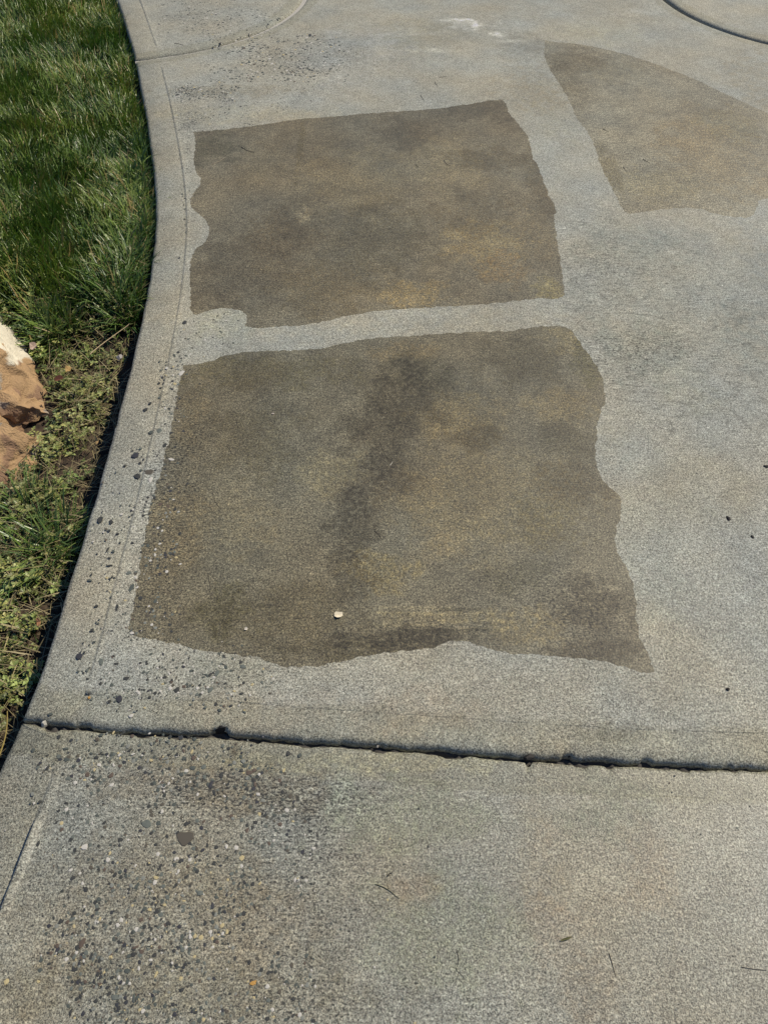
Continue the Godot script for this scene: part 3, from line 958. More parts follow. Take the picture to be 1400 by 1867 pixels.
func multi(called: String, mesh: Mesh, m: Material, xs: Array, cols: Array, label: String, category: String) -> void:
	var mm := MultiMesh.new()
	mm.transform_format = MultiMesh.TRANSFORM_3D
	mm.use_colors = true
	mm.mesh = mesh
	mm.instance_count = xs.size()
	for i in xs.size():
		mm.set_instance_transform(i, xs[i])
		mm.set_instance_color(i, cols[i])
	var o := MultiMeshInstance3D.new()
	o.name = numbered(called)
	o.multimesh = mm
	o.material_override = m
	add_child(o)
	tag(o, label, category, "", "stuff")

func lean_basis(turn: float, tilt_x: float, tilt_z: float, s: float) -> Basis:
	return Basis(Vector3(0, 0, 1), tilt_z) * Basis(Vector3(1, 0, 0), tilt_x) * Basis(Vector3.UP, turn) * Basis.from_scale(Vector3(s, s, s))

func in_rock(x: float, d: float) -> bool:
	return Vector2((x + 1.235) / 0.25, (d - 1.53) / 0.33).length() < 1.0

func build_lawn() -> void:
	var m := leaf_material(Color(0.13, 0.21, 0.025))
	var tone := noise(91, 1.6, 3)
	var comb := noise(92, 2.2, 2)
	var bare := noise(93, 3.0, 2)
	for v in 4:
		var mesh := tuft_mesh(300 + v, 15, 0.04, 0.098, 0.0040, 0.026, 0.06)
		var xs := []
		var cols := []
		for i in 5200:
			var d := 1.72 + pow(rng.randf(), 1.35) * 5.6
			var t := 0.014 + 0.03 * smoothstep(3.0, 2.0, d) + rng.randf() * 1.9
			var x := edge_x(d) - t
			# the lawn gives way to weeds on a ragged line
			if d < 1.98 + bare.get_noise_2d(x, d) * 0.25 - clampf((t - 0.1) * 0.1, 0.0, 0.05): continue
			var dark := tone.get_noise_2d(x, d)
			var k := 1.0 + dark * 0.45 + rng.randf_range(-0.18, 0.18)
			var c := Color(k * (1.0 + dark * 0.25), k, k * 0.9)
			var s := rng.randf_range(0.7, 1.25) * (1.0 + 0.25 * smoothstep(2.6, 2.1, d))
			var tz := -0.25 + comb.get_noise_2d(x, d) * 0.9
			if t < 0.08: tz = maxf(tz, 0.05)
			if t < 0.03: s *= 0.75
			if t < 0.07 and d > 2.5 and rng.randf() < 0.16: tz = -0.45
			xs.append(Transform3D(lean_basis(rng.randf() * TAU, comb.get_noise_2d(x + 40.0, d) * 0.8 - 0.2, tz, s), Vector3(x, soil_y(x, d), -d)))
			cols.append(c)
		multi("lawn_grass", mesh, m, xs, cols, "dense green lawn grass along the curved driveway edge", "grass")

func weed_mesh(sd: int, stems: int, high: float, leaf: float, col: Color) -> ArrayMesh:
	var r := RandomNumberGenerator.new()
	r.seed = sd
	var st := SurfaceTool.new()
	st.begin(Mesh.PRIMITIVE_TRIANGLES)
	st.set_smooth_group(-1)
	for s in stems:
		var a := r.randf() * TAU
		var p := Vector3(cos(a), 0, sin(a)) * r.randf() * 0.02 + Vector3(0, -0.004, 0)
		var dir := Vector3(cos(a) * r.randf_range(0.2, 1.3), 1.0, sin(a) * r.randf_range(0.2, 1.3)).normalized()
		var nodes := 4 + r.randi() % 4
		var step := high / nodes * r.randf_range(0.7, 1.2)
		for k in nodes:
			var q := p + dir * step
			var side := dir.cross(Vector3(0.3, 0.2, 1)).normalized() * 0.0007
			st.set_color(Color(0.14, 0.15, 0.05) if r.randf() < 0.7 else Color(0.2, 0.12, 0.06))
			tri(st, p - side, p + side, q, Vector3.UP)
			tri(st, p + side, q + side, q, Vector3.UP)
			p = q
			dir = (dir + Vector3(r.randf_range(-0.5, 0.5), r.randf_range(-0.35, 0.2), r.randf_range(-0.5, 0.5))).normalized()
			if k < 1: continue
			var la := r.randf() * TAU
			var many := 2 if k < nodes - 1 else 5
			for e in many:
				var ea := la + TAU * e / many + r.randf_range(-0.3, 0.3)
				var h := Vector3(cos(ea), r.randf_range(-0.15, 0.6), sin(ea)).normalized()
				var w := h.cross(Vector3.UP).normalized()
				var up := w.cross(h).normalized()
				if up.y < 0: up = -up
				var l := leaf * r.randf_range(0.6, 1.3)
				var f := r.randf_range(0.75, 1.3)
				st.set_color(Color(col.r * f * r.randf_range(0.9, 1.15), col.g * f, col.b * f))
				var b0 := p
				var b1 := p + h * l * 0.55 + w * l * 0.34 + up * l * 0.12
				var b2 := p + h * l * 0.55 - w * l * 0.34 + up * l * 0.12
				var b3 := p + h * l * 0.5 + up * l * 0.02
				var b4 := p + h * l - up * l * 0.05
				tri(st, b0, b1, b3, up); tri(st, b0, b3, b2, up); tri(st, b1, b4, b3, up); tri(st, b3, b4, b2, up)
	st.generate_normals()
	return st.commit()

func build_weeds() -> void:
	var m := leaf_material(Color(0.05, 0.06, 0.01), 0.5)
	var kinds := [[6, 0.05, 0.0095, Color(0.20, 0.23, 0.065)], [6, 0.045, 0.0085, Color(0.14, 0.19, 0.06)], [5, 0.058, 0.0105, Color(0.27, 0.28, 0.10)], [6, 0.05, 0.017, Color(0.28, 0.31, 0.10)]]
	var tone := noise(101, 4.0, 2)
	var gaps := noise(102, 9.0, 2)
	for v in 4:
		var mesh := weed_mesh(400 + v, kinds[v][0], kinds[v][1], kinds[v][2], kinds[v][3])
		var xs := []
		var cols := []
		for i in 820:
			var d := 0.15 + rng.randf() * 2.15
			var t := 0.078 + rng.randf() * 1.1
			var x := edge_x(d) - t
			if in_rock(x, d): continue
			var keep := 1.0
			if d > 1.85: keep = 0.5
			if v == 3: keep = 0.9 if d < 1.02 else 0.08
			if t < 0.115: keep *= 0.4
			if gaps.get_noise_2d(x, d) < -0.22: keep *= 0.35
			if rng.randf() > keep: continue
			var k := 0.9 + tone.get_noise_2d(x, d) * 0.7 + rng.randf_range(-0.3, 0.25)
			xs.append(Transform3D(lean_basis(rng.randf() * TAU, rng.randf_range(-0.3, 0.3), rng.randf_range(-0.2, 0.3), rng.randf_range(0.7, 1.2)), Vector3(x, soil_y(x, d), -d)))
			cols.append(Color(k * 0.95, k, k * 0.9))
		multi("chickweed", mesh, m, xs, cols, "tangled pale chickweed between sandstone rock and driveway edge" if v < 3 else "round-leaved yellowish weeds beside the cracked joint", "weeds")
	# dry straw lying among the weeds
	var dm := leaf_material(Color(0.05, 0.04, 0.02), 0.6)
	var st := SurfaceTool.new()
	st.begin(Mesh.PRIMITIVE_TRIANGLES)
	st.set_smooth_group(-1)
	for i in 9:
		var a := rng.randf() * TAU
		blade(st, Vector3(rng.randf_range(-0.03, 0.03), 0.012, rng.randf_range(-0.03, 0.03)), a, rng.randf_range(0.03, 0.08), 0.0016, 1.1, rng.randf_range(0.1, 0.6), Color(0.3, 0.25, 0.12) * rng.randf_range(0.6, 1.2))
	st.generate_normals()
	var sx := []
	var sc := []
	for i in 950:
		var d := 0.3 + rng.randf() * 1.95
		var t := 0.03 + rng.randf() * 0.9
		if d > 1.75 and t > 0.3 and rng.randf() < 0.6: continue
		var x := edge_x(d) - t
		if in_rock(x, d): continue
		var k := rng.randf_range(0.6, 1.15)
		sx.append(Transform3D(lean_basis(rng.randf() * TAU, rng.randf_range(-0.3, 0.3), rng.randf_range(-0.3, 0.3), rng.randf_range(0.7, 1.3)), Vector3(x, soil_y(x, d) + rng.randf_range(0.0, 0.02), -d)))
		sc.append(Color(k, k, k))
	var gm := leaf_material(Color(0.06, 0.09, 0.015), 0.45)
	var gx := []
	var gc := []
	for i in 420:
		var d := 0.3 + rng.randf() * 1.9
		var t := 0.085 + rng.randf() * 0.9
		var x := edge_x(d) - t
		if in_rock(x, d): continue
		var k := rng.randf_range(0.6, 1.1)
		gx.append(Transform3D(lean_basis(rng.randf() * TAU, rng.randf_range(-0.6, 0.6), rng.randf_range(-0.3, 0.6), rng.randf_range(0.6, 1.0)), Vector3(x, soil_y(x, d), -d)))
		gc.append(Color(k, k, k))
	multi("weedy_grass", tuft_mesh(320, 5, 0.04, 0.10, 0.0024, 0.02, 0.2), gm, gx, gc, "thin grass strands threaded through the weeds", "grass")
	multi("dry_straw", st.commit(), dm, sx, sc, "dry straw stalks scattered among the weeds", "straw")

# grass clumps that stand out on their own: [x, y, how many tufts, spread, length, label]
func build_clumps() -> void:
	var m := leaf_material(Color(0.03, 0.06, 0.012), 0.36)
	var defs := [
		[98, 985, 30, 0.085, 0.105, "dark green grass clump reaching over the slab edge beside small black pebbles", 0.45],
		[45, 925, 18, 0.07, 0.085, "broad-bladed grass clump growing at the foot of the sandstone rock", 0.1],
		[150, 500, 20, 0.10, 0.10, "tall arching grass clump where lawn meets the chickweed", -0.2],
		[30, 1020, 18, 0.08, 0.09, "grass clump below the rock tangled with round-leaved weeds", 0.2],
		[-14, 1478, 5, 0.03, 0.075, "few long grass blades bending over the near slab edge", 0.6],
	]
	for c in defs:
		var st := SurfaceTool.new()
		st.begin(Mesh.PRIMITIVE_TRIANGLES)
		st.set_smooth_group(-1)
		var o := gp(c[0], c[1], -0.07)
		o.y = soil_y(o.x, -o.z)
		for i in c[2] * 7:
			var a := rng.randf() * TAU
			var rad: float = sqrt(rng.randf()) * c[3]
			var g: Color = GREENS[rng.randi() % GREENS.size()]
			var dir := a + rng.randf_range(-0.8, 0.8)
			if rng.randf() < absf(c[6]): dir = rng.randf_range(-0.7, 0.7)
			var x := o.x + cos(a) * rad
			if edge_x(-o.z - sin(a) * rad) - x < 0.006: continue
			blade(st, Vector3(cos(a) * rad, -0.005, sin(a) * rad), dir, c[4] * rng.randf_range(0.6, 1.35), 0.0048 * rng.randf_range(0.6, 1.2), rng.randf_range(0.05, 0.5), rng.randf_range(0.4, 1.5), g, 6)
		st.generate_normals()
		var n := put("grass_clump", st.commit(), m)
		n.position = o
		tag(n, c[5], "grass clump")

# ------------------------------------------------------------------ rock
func cut_faces(planes: Array) -> Array:     # faces of the body that the planes enclose
	var out := []
	for i in planes.size():
		var n: Vector3 = planes[i][0].normalized()
		var u := n.cross(Vector3(0.3, 0.9, 0.2)).normalized()
		var v := n.cross(u)
		var o: Vector3 = n * planes[i][1]
		var poly := [o - u - v, o + u - v, o + u + v, o - u + v]
		for j in planes.size():
			if j == i: continue
			var m: Vector3 = planes[j][0].normalized()
			var d: float = planes[j][1]
			var next := []
			for k in poly.size():
				var p: Vector3 = poly[k]
				var q: Vector3 = poly[(k + 1) % poly.size()]
				var a := m.dot(p) - d
				var b := m.dot(q) - d
				if a <= 0.0: next.append(p)
				if (a < 0.0 and b > 0.0) or (a > 0.0 and b < 0.0): next.append(p.lerp(q, a / (a - b)))
			poly = next
			if poly.size() < 3: break
		if poly.size() >= 3: out.append([poly, n])
	return out

func split_tri(out: Array, a: Vector3, b: Vector3, c: Vector3, cell: float) -> void:
	var ab := a.distance_to(b); var bc := b.distance_to(c); var ca := c.distance_to(a)
	var longest := maxf(ab, maxf(bc, ca))
	if longest < cell:
		out.append([a, b, c])
	elif longest == ab:
		var m := (a + b) * 0.5
		split_tri(out, a, m, c, cell); split_tri(out, m, b, c, cell)
	elif longest == bc:
		var m := (b + c) * 0.5
		split_tri(out, a, b, m, cell); split_tri(out, a, m, c, cell)
	else:
		var m := (c + a) * 0.5
		split_tri(out, a, b, m, cell); split_tri(out, m, b, c, cell)

func stone_mesh(planes: Array, cell: float, rough: float, freq: float, sd: int, scale_by: Vector3, color_of: Callable) -> ArrayMesh:
	var nx := noise(sd, freq, 3)
	var bend := func(p: Vector3) -> Vector3:
		return (p + Vector3(nx.get_noise_3dv(p), nx.get_noise_3dv(p + Vector3(31, 0, 0)), nx.get_noise_3dv(p + Vector3(0, 57, 0))) * rough) * scale_by
	var st := SurfaceTool.new()
	st.begin(Mesh.PRIMITIVE_TRIANGLES)
	var group := 0
	for f in cut_faces(planes):
		st.set_smooth_group(group)
		group += 1
		var poly: Array = f[0]
		var mid := Vector3.ZERO
		for p in poly: mid += p
		mid /= poly.size()
		var list := []
		for k in poly.size():
			split_tri(list, mid, poly[k], poly[(k + 1) % poly.size()], cell)
		for t in list:
			var v := [t[0], t[1], t[2]]
			if (v[1] - v[0]).cross(v[2] - v[0]).dot(f[1]) > 0.0: v = [v[0], v[2], v[1]]
			for q in v:
				st.set_color(color_of.call(q))
				st.add_vertex(bend.call(q))
	st.generate_normals()
	return st.commit()

func build_rock() -> void:
	var root := Node3D.new()
	root.name = numbered("sandstone_rock")
	add_child(root)
	root.position = Vector3(-1.255, -0.085, -1.54)
	tag(root, "split ochre sandstone rock with a cream patch among the weeds", "rock")
	var n1 := noise(111, 7.0, 2)
	var n2 := noise(112, 60.0, 3)
	var col := func(p: Vector3) -> Color:
		var k := 1.0 + n1.get_noise_3dv(p * 2.0) * 0.2 + n2.get_noise_3dv(p) * 0.22
		var c := Color(0.36, 0.235, 0.12)
		var v := n1.get_noise_3dv(p + Vector3(3, 1, 0)) + p.z * 1.2
		if v > 0.15: c = Color(0.25, 0.155, 0.09)
		if n1.get_noise_3dv(p * 0.9 + Vector3(9, 1, 0)) > 0.42: c = Color(0.30, 0.25, 0.19)
		var cream := -0.3 if p.length() < 0.15 else -p.z * 2.0 - p.x * 2.4 + p.y * 1.2 + n1.get_noise_3dv(p * 1.6) * 0.25
		if cream > 0.13: c = Color(0.62, 0.57, 0.44)
		return Color(c.r * k, c.g * k, c.b * k)
	var m := StandardMaterial3D.new()
	m.vertex_color_use_as_albedo = true
	m.roughness = 0.88
	var nt := NoiseTexture2D.new()
	nt.width = 512; nt.height = 512; nt.seamless = true
	nt.noise = noise(113, 0.05, 5)
	m.heightmap_enabled = true
	m.heightmap_texture = nt
	m.heightmap_scale = 0.35
	m.uv1_triplanar = true
	m.uv1_scale = Vector3(5, 5, 5)
	var body := [[Vector3(0.55, 0.8, 0.3), 0.19], [Vector3(0.95, 0.42, 0.12), 0.185], [Vector3(0.85, 0.4, -0.5), 0.24], [Vector3(0.7, 0.45, 0.7), 0.235], [Vector3(0.0, 0.45, 1), 0.27], [Vector3(-0.2, 1, -0.2), 0.24], [Vector3(-1, 0.3, 0), 0.27], [Vector3(-0.3, 0.5, -1), 0.44], [Vector3(-0.5, 0.4, 0.9), 0.28], [Vector3(0, -1, 0), 0.06], [Vector3(0.1, 0.8, -0.6), 0.31]]
	put("block", stone_mesh(body, 0.014, 0.022, 9.0, 114, Vector3.ONE, col), m, root)
	var flake1 := [[Vector3(0.85, 0.5, 0.15), 0.022], [Vector3(-0.85, -0.5, -0.1), 0.03], [Vector3(0.1, 0.1, 1), 0.085], [Vector3(0.2, 0.55, -1), 0.075], [Vector3(-0.3, 1, 0.3), 0.07], [Vector3(0.1, 0.7, 0.7), 0.07], [Vector3(0, -1, 0), 0.09]]
	var f1 := put("flake", stone_mesh(flake1, 0.01, 0.016, 14.0, 115, Vector3.ONE, col), m, root)
	f1.position = Vector3(0.192, 0.045, 0.15)
	f1.rotation.y = -0.2
	var flake2 := [[Vector3(0.8, 0.6, -0.2), 0.018], [Vector3(-0.8, -0.6, 0.1), 0.03], [Vector3(0.3, -0.1, 1), 0.07], [Vector3(0, 0.4, -1), 0.11], [Vector3(0, 1, 0.8), 0.05], [Vector3(0, -1, 0), 0.07]]
	var f2 := put("flake", stone_mesh(flake2, 0.01, 0.016, 14.0, 116, Vector3.ONE, col), m, root)
	f2.position = Vector3(0.165, 0.07, -0.05)
	f2.rotation.y = 0.35

# ------------------------------------------------------------------ small things lying about
func rod(pts: PackedVector3Array, r: float, taper := 0.5) -> ArrayMesh:
	var st := SurfaceTool.new()
	st.begin(Mesh.PRIMITIVE_TRIANGLES)
	st.set_smooth_group(-1)
	var rings := []
	var n := pts.size()
	for i in n:
		var e := (pts[mini(i + 1, n - 1)] - pts[maxi(i - 1, 0)]).normalized()
		var s := e.cross(Vector3.UP).normalized()
		var u := s.cross(e).normalized()
		var ring := PackedVector3Array()
		var rr := r * 0.75 * lerpf(1.0, taper, float(i) / (n - 1))
		for k in 5:
			var a := TAU * k / 5
			ring.append(pts[i] + s * cos(a) * rr + u * sin(a) * rr)
		rings.append(ring)
	for i in n - 1:
		for k in 5:
			var j := (k + 1) % 5
			var hint: Vector3 = rings[i][k] - pts[i]
			tri(st, rings[i][k], rings[i][j], rings[i + 1][k], hint)
			tri(st, rings[i][j], rings[i + 1][j], rings[i + 1][k], hint)
	for k in 3:
		tri(st, rings[0][0], rings[0][k + 1], rings[0][k + 2], pts[0] - pts[1])
		tri(st, rings[n - 1][0], rings[n - 1][k + 1], rings[n - 1][k + 2], pts[n - 1] - pts[n - 2])
	st.generate_normals()
	return st.commit()

# a stalk lying along photograph pixels
func stalk(called: String, px: Array, r: float, y: float, c: Color, label: String, category: String, group := "", raise := 0.0) -> void:
	var pts := PackedVector3Array()
	var c0 := gp(px[0][0], px[0][1], y)
	var line := PackedVector2Array()
	for p in px:
		line.append(g2(p[0], p[1], y))
	if line.size() > 2: line = smooth(line, 2)
	else: line = PackedVector2Array([line[0], line[0].lerp(line[1], 0.33), line[0].lerp(line[1], 0.66), line[1]])
	for i in line.size():
		var t := float(i) / (line.size() - 1)
		pts.append(Vector3(line[i].x - c0.x, r * 0.8 + raise * t, line[i].y - c0.z))
	var o := put(called, rod(pts, r), mat(c, 0.7))
	o.position = c0
	tag(o, label, category, group)

# a small curled leaf or flake: outline in pixels around a centre
func scrap(called: String, px: float, py: float, lw: float, lh: float, y: float, c: Color, turn: float, label: String, category: String, group := "", high := 0.006, tilt := 0.0) -> void:
	var st := SurfaceTool.new()
	st.begin(Mesh.PRIMITIVE_TRIANGLES)
	st.set_smooth_group(-1)
	var s := mpp(py)
	var n := 10
	var ring := PackedVector3Array()
	for i in n:
		var a := TAU * i / n
		var k := rng.randf_range(0.75, 1.1)
		var q := Vector3(cos(a) * lw * s * 0.5 * k, 0.0, sin(a) * lh * s * 0.55 * k)
		q.y = high * (absf(q.z) / (lh * s * 0.5)) + rng.randf_range(0.0, high * 0.4) + 0.0006
		ring.append(q)
	var mid := Vector3(0, 0.001, 0)
	var under := Vector3(0, -0.0008, 0)
	for i in n:
		var j := (i + 1) % n
		tri(st, ring[i], ring[j], mid, Vector3.UP)
		tri(st, ring[i] + under, ring[j] + under, mid + under, Vector3.DOWN)
		tri(st, ring[i], ring[j], ring[i] + under, ring[i])
		tri(st, ring[j], ring[j] + under, ring[i] + under, ring[i])
	st.generate_normals()
	var m := mat(c, 0.75)
	var o := put(called, st.commit(), m)
	o.position = gp(px, py, y)
	o.rotation = Vector3(tilt, turn, tilt * 0.6)
	tag(o, label, category, group)

func chip(px: float, py: float, w: float, h: float, y: float, high: float, c: Color, label: String, called := "stone_chip", group := "") -> void:
	var s := mpp(py)
	var r := RandomNumberGenerator.new()
	r.seed = int(px * 7 + py)
	var planes := []
	for i in 11:
		planes.append([Vector3(r.randf_range(-1, 1), r.randf_range(-0.5, 1), r.randf_range(-1, 1)), r.randf_range(0.32, 0.5)])
	planes.append([Vector3(0, -1, 0), 0.4]); planes.append([Vector3(1, 0, 0), 0.5]); planes.append([Vector3(-1, 0, 0), 0.5]); planes.append([Vector3(0, 0, 1), 0.5]); planes.append([Vector3(0, 0, -1), 0.5]); planes.append([Vector3(0, 1, 0), 0.5])
	var o := put(called, stone_mesh(planes, 0.4, 0.10, 2.0, int(px), Vector3(w * s, high, h * s), func(_p): return Color.WHITE), mat(c, 0.8))
	o.position = gp(px, py, y) + Vector3(0, high * 0.35, 0)
	tag(o, label, "stone" if called != "mulch_crumb" and called != "mulch_and_shade_lump" else "mulch", group)

func build_debris() -> void:
	var dark := Color(0.03, 0.026, 0.02)
	var near_y := -0.0056
	stalk("grass_clipping", [[684, 1612], [706, 1620], [728, 1639]], 0.0011, near_y, Color(0.07, 0.07, 0.03), "curved dark grass clipping on the slab before the joint", "grass clipping")
	stalk("curled_stem", [[707, 1598], [709, 1593], [716, 1591]], 0.0016, near_y, dark, "tiny curled dark stem beside the curved grass clipping", "stem")
	stalk("forked_stem", [[832, 1734], [837, 1748], [835, 1760], [830, 1767], [840, 1776], [848, 1786]], 0.0007, near_y, Color(0.06, 0.05, 0.035), "thin bent hair-like stem on the slab before the joint", "stem")
	stalk("straw_stalk", [[1110, 1738], [1122, 1779]], 0.0009, near_y, Color(0.16, 0.13, 0.08), "short straight straw stalk near the small green leaf", "stalk")
	stalk("dark_twig", [[1350, 1763], [1372, 1767], [1396, 1769]], 0.0008, near_y, dark, "thin dark twig on the slab before the joint", "twig")
	scrap("green_leaf", 1031, 1712, 26, 3.5, near_y, Color(0.13, 0.13, 0.055), 0.25, "small narrow dull green leaf on bare concrete", "leaf", "", 0.002)
	var needles := [
		[[[388, 897], [391, 913], [405, 931]], "arched dark needle on the near damp patch, beside its pebbly margin"],
		[[[380, 1047], [383, 1066], [385, 1092]], "long straight dark needle on the near damp patch, below the arched needle"],
		[[[431, 764], [434, 776], [433, 787]], "short upright needle on the near damp patch, above the arched needle"],
		[[[682, 968], [690, 974], [697, 984]], "short dark needle on the near damp patch below its diagonal stain"],
		[[[692, 806], [700, 826], [708, 838]], "slanting dark needle on the near damp patch pointing at the white straw fleck"],
		[[[413, 812], [420, 820], [424, 829]], "tiny slanting needle on the near damp patch between the upright and arched needles"],
		[[[730, 905], [729, 912], [724, 918]], "tiny hooked needle on the near damp patch beside the lower end of its diagonal stain"],
	]
	for nd in needles:
		stalk("pine_needle", nd[0], 0.0006, 0.0008, Color(0.05, 0.04, 0.03), nd[1], "needle", "needles on the near damp patch")
	stalk("pine_needle", [[440, 268], [450, 275], [464, 278]], 0.0013, 0.0008, dark, "thick dark needle near the top corner of the middle damp patch", "needle")
	stalk("straw_stalk", [[386, 300], [397, 296], [410, 288]], 0.0010, 0.0008, Color(0.42, 0.34, 0.24), "pale pinkish straw bit on the middle damp patch", "stalk")
	for nd in [[[809, 292], [813, 300], [822, 303]], [[757, 300], [763, 305]], [[637, 296], [638, 303]]]:
		stalk("pine_needle", nd, 0.0009, 0.0008, dark, "tiny dark needle on the middle damp patch away from its edges", "needle", "needles on the middle damp patch")
	for nd in [[[792, 150], [798, 158]], [[766, 174], [773, 183]], [[800, 141], [815, 140]]]:
		stalk("pine_needle", nd, 0.0011, 0.0003, dark, "small dark needle on dry concrete beyond the middle damp patch", "needle", "needles beyond the middle damp patch")
	for nd in [[[1098, 235], [1110, 241]], [[1135, 305], [1142, 313]], [[1171, 290], [1184, 298]]]:
		stalk("pine_needle", nd, 0.0011, 0.0008, dark, "small dark needle on the paler damp patch by the curved joint", "needle", "needles on the paler damp patch")
	stalk("pine_needle", [[318, 79], [327, 80], [336, 83]], 0.0013, 0.0003, dark, "dark needle on the flared slab beside the lawn", "needle")
	stalk("straw_stalk", [[711, 849], [716, 842]], 0.0011, 0.0008, Color(0.62, 0.58, 0.48), "tiny white straw fleck on the dark stain of the near damp patch", "stalk")
	scrap("dried_petal", 617, 1122, 20, 12, 0.0008, Color(0.78, 0.7, 0.5), 0.2, "crumpled cream petal on the near damp patch", "petal", "", 0.004)
	scrap("seed_husk", 449, 1147, 7, 6, 0.0008, Color(0.6, 0.55, 0.45), 0.1, "pale round seed husk on the near damp patch", "husk", "", 0.002)
	scrap("seed_husk", 498, 755, 6, 4, 0.0008, Color(0.5, 0.44, 0.36), 0.1, "tiny pale husk in the upper part of the near damp patch", "husk", "", 0.002)
	chip(1327, 945, 6, 11, 0.0, 0.004, Color(0.012, 0.011, 0.01), "small black oblong crumb on dry concrete right of near damp patch", "mulch_crumb")
	chip(1397, 851, 10, 6, 0.0, 0.004, Color(0.012, 0.011, 0.01), "black crumb on dry concrete below the paler damp patch", "mulch_crumb")
	chip(1371, 979, 5, 7, 0.0, 0.003, Color(0.012, 0.011, 0.01), "tiny black crumb beside the oblong crumb", "mulch_crumb")
	chip(1326, 1257, 7, 6, 0.0, 0.004, Color(0.015, 0.012, 0.01), "tiny black crumb above the cracked joint", "mulch_crumb")
	# chips wedged in the cracked joint
	chip(84, 1322, 9, 15, -0.020, 0.022, Color(0.42, 0.41, 0.36), "pale grey stone chip standing in the joint beside the weeds")
	chip(308, 1331, 18, 8, -0.016, 0.012, Color(0.5, 0.46, 0.38), "flat pale chip wedged in the joint beside the black hole")
	chip(943, 1377, 10, 9, -0.016, 0.012, Color(0.48, 0.44, 0.33), "small cream chip wedged in the joint beside the mulch lump")
	chip(964, 1382, 20, 12, -0.014, 0.012, Color(0.02, 0.018, 0.015), "black mulch lump sticking out of the joint", "mulch_and_shade_lump")
	chip(405, 1331, 30, 14, -0.022, 0.022, Color(0.006, 0.006, 0.006), "black lump added as the painted shade of the widest hole of the joint", "mulch_and_shade_lump")  # added black body stands for the shade inside an open hole
	chip(1035, 1379, 16, 8, -0.02, 0.012, Color(0.015, 0.014, 0.012), "narrow black lump deep in the joint", "mulch_and_shade_lump")
	for e in [[1276, 1394, 5], [1358, 1398, 5], [688, 1362, 5], [560, 1352, 5], [480, 1345, 6], [860, 1374, 5]]:
		chip(e[0], e[1], e[2], e[2], -0.018, 0.010, Color(0.33, 0.31, 0.27), "grey grit crumb in the long cracked joint", "grit_crumb", "grit crumbs in the cracked joint")
	# scraps among the weeds
	stalk("straw_stalk", [[165, 647], [190, 630], [215, 615], [240, 600]], 0.0022, -0.035, Color(0.55, 0.42, 0.24), "long tan straw stalk leaning on the weeds by the slab edge", "stalk", "", 0.02)
	stalk("weed_stem", [[-6, 1395], [8, 1362], [16, 1335], [18, 1300]], 0.0022, -0.045, Color(0.3, 0.23, 0.06), "yellow jointed weed stem hanging beside the slab end", "stem", "", 0.01)
	scrap("dead_leaf", 72, 1134, 9, 18, -0.045, Color(0.42, 0.2, 0.09), 0.2, "orange dead leaf in the dark gap by the slab edge", "leaf", "", 0.004, 0.5)
	scrap("dead_leaf", 62, 632, 14, 16, -0.04, Color(0.5, 0.38, 0.3), 0.6, "pinkish dead leaf among weeds close to the rock", "leaf", "", 0.006, 0.4)
	scrap("dead_leaf", 178, 804, 7, 16, -0.045, Color(0.5, 0.33, 0.13), 0.1, "tan dead leaf standing by the slab edge shadow", "leaf", "", 0.004, 0.6)
	scrap("dead_leaf", 126, 674, 14, 12, -0.045, Color(0.42, 0.28, 0.1), 1.0, "yellow-brown dead leaf in the middle of the chickweed", "leaf", "", 0.006, 0.3)
	scrap("dead_leaf", 108, 692, 18, 12, -0.05, Color(0.16, 0.06, 0.035), 0.3, "dark red-brown dead leaf in the middle of the chickweed", "leaf", "", 0.006, 0.2)
	chip(219, 655, 10, 14, -0.075, 0.02, Color(0.3, 0.29, 0.28), "grey pebble in the dark gap under the slab edge", "grey_pebble")

# ------------------------------------------------------------------ scene
const BASE_DRY := Color(0.738, 0.736, 0.670)
const BASE_WET := Color(0.522, 0.500, 0.408)

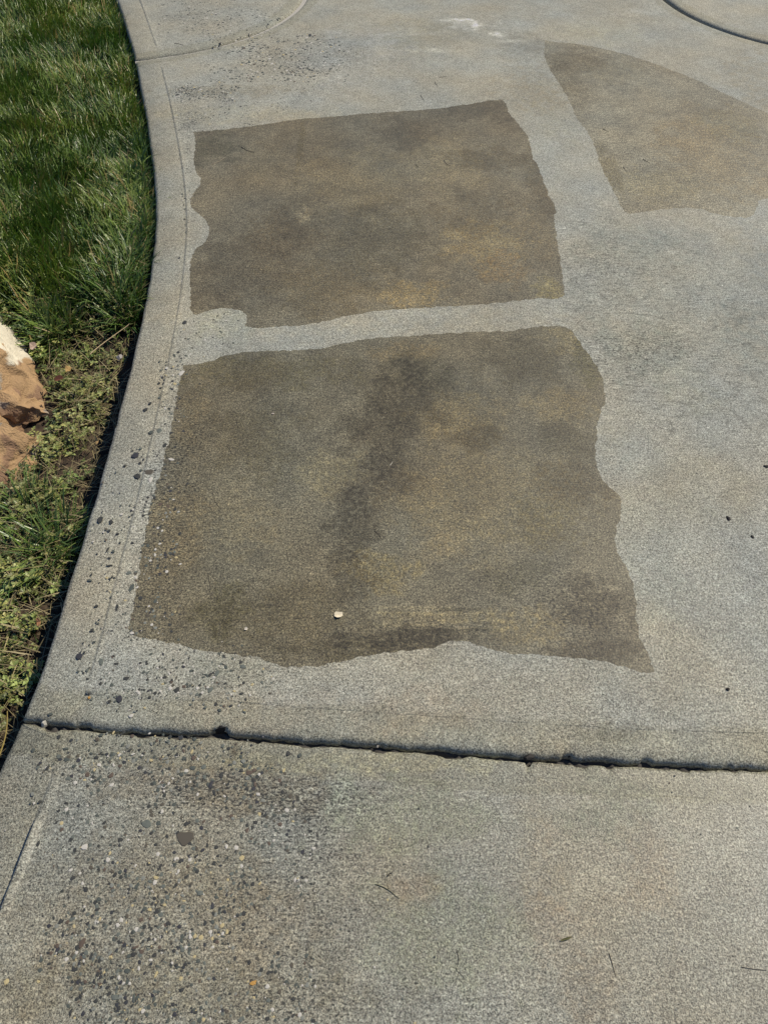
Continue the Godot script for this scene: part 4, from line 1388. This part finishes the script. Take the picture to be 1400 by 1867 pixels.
func _ready() -> void:
	rng.seed = 20240
	# camera
	var cam := Camera3D.new()
	cam.name = "camera"
	cam.position = Vector3(0, CAM_H, 0)
	cam.rotation_degrees = Vector3(-PITCH, 0, 0)
	cam.fov = rad_to_deg(2.0 * atan(933.5 / FOCAL))
	cam.near = 0.05
	cam.far = 300.0
	add_child(cam)
	cam.current = true
	# sky and exposure
	var env := Environment.new()
	var sm := ProceduralSkyMaterial.new()
	sm.sky_top_color = Color(0.26, 0.40, 0.62)
	sm.sky_horizon_color = Color(0.66, 0.72, 0.78)
	sm.sky_curve = 0.12
	sm.ground_bottom_color = Color(0.25, 0.27, 0.2)
	sm.ground_horizon_color = Color(0.5, 0.55, 0.5)
	sm.sun_angle_max = 1.0
	var sky := Sky.new()
	sky.sky_material = sm
	env.background_mode = Environment.BG_SKY
	env.sky = sky
	env.background_energy_multiplier = 0.8
	env.tonemap_mode = Environment.TONE_MAPPER_LINEAR
	env.tonemap_exposure = 1.07
	env.sdfgi_enabled = true
	env.ssao_enabled = true
	env.ssil_enabled = true
	var we := WorldEnvironment.new()
	we.name = "world_environment"
	we.environment = env
	add_child(we)
	# sun
	var sun := DirectionalLight3D.new()
	sun.name = "sun"
	sun.light_energy = 1.4
	sun.light_color = Color(1.0, 0.955, 0.88)
	sun.light_angular_distance = 0.5
	sun.shadow_enabled = true
	sun.rotation_degrees = Vector3(-SUN_EL, 180.0 - SUN_AZ, 0)
	add_child(sun)

	var t0 := Time.get_ticks_msec()
	build_slabs()
	print("slabs ", Time.get_ticks_msec() - t0)
	build_ground()
	build_patch(PATCH_NEAR, BASE_WET, 500, 1024, "brown damp patch with dark diagonal stain, beside the cracked joint")
	build_patch(PATCH_FAR, BASE_WET * Color(1.04, 1.03, 1.03), 520, 1024, "brown damp patch with scalloped side along the slab edge groove")
	build_patch(PATCH_RIGHT, BASE_WET * Color(1.22, 1.23, 1.27), 540, 1024, "paler damp patch running off towards the curved dark joint")
	print("patches ", Time.get_ticks_msec() - t0)
	for i in 12:
		pebble_meshes.append(pebble_mesh(600 + i))
	pebble_meshes.append(pebble_mesh(0, [[-0.5, -0.33], [-0.38, -0.48], [0.3, -0.5], [0.47, -0.42], [0.5, -0.1], [0.32, 0.22], [0.08, 0.48], [-0.08, 0.48], [-0.36, 0.08]]))
	for c in PEBBLE_COLS:
		pebble_mats.append(mat(c, 0.6))
	scatter_pebbles(slab_near, -0.006, PEBBLES_NEAR, [[70, 1370, 580, 1900, 1700, 2.5, 11.0], [60, 1330, 480, 1450, 300, 2.5, 10.0], [100, 1600, 420, 1900, 300, 3.0, 11.0], [0, 1380, 140, 1880, 40, 2.5, 6.0], [450, 1400, 800, 1880, 90, 2.5, 6.0], [800, 1400, 1400, 1880, 60, 2.0, 5.0]], 300)
	scatter_pebbles(slab_far, 0.0, PEBBLES_FAR, [[140, 1170, 500, 1300, 330, 2.5, 9.0], [235, 800, 330, 1180, 420, 2.5, 9.0], [290, 640, 345, 820, 150, 2.5, 8.0], [330, 560, 450, 660, 50, 2.5, 6.0], [325, 120, 350, 560, 60, 2.5, 5.0], [380, 60, 640, 150, 620, 2.5, 6.5], [310, 155, 440, 185, 220, 2.5, 5.5], [320, 180, 520, 240, 110, 2.5, 4.5], [600, 620, 1380, 1340, 90, 2.0, 4.5], [150, 850, 250, 1280, 110, 2.5, 7.0], [480, 90, 640, 200, 80, 2.5, 4.5]], 300)
	scatter_pebbles(flare_left, 0.0, [], [[290, 0, 520, 80, 260, 2.5, 5.0], [230, -120, 520, 10, 120, 2.5, 4.5]], 60)
	print("pebbles ", Time.get_ticks_msec() - t0)
	build_rock()
	build_lawn()
	build_weeds()
	build_clumps()
	build_debris()
	print("all ", Time.get_ticks_msec() - t0)
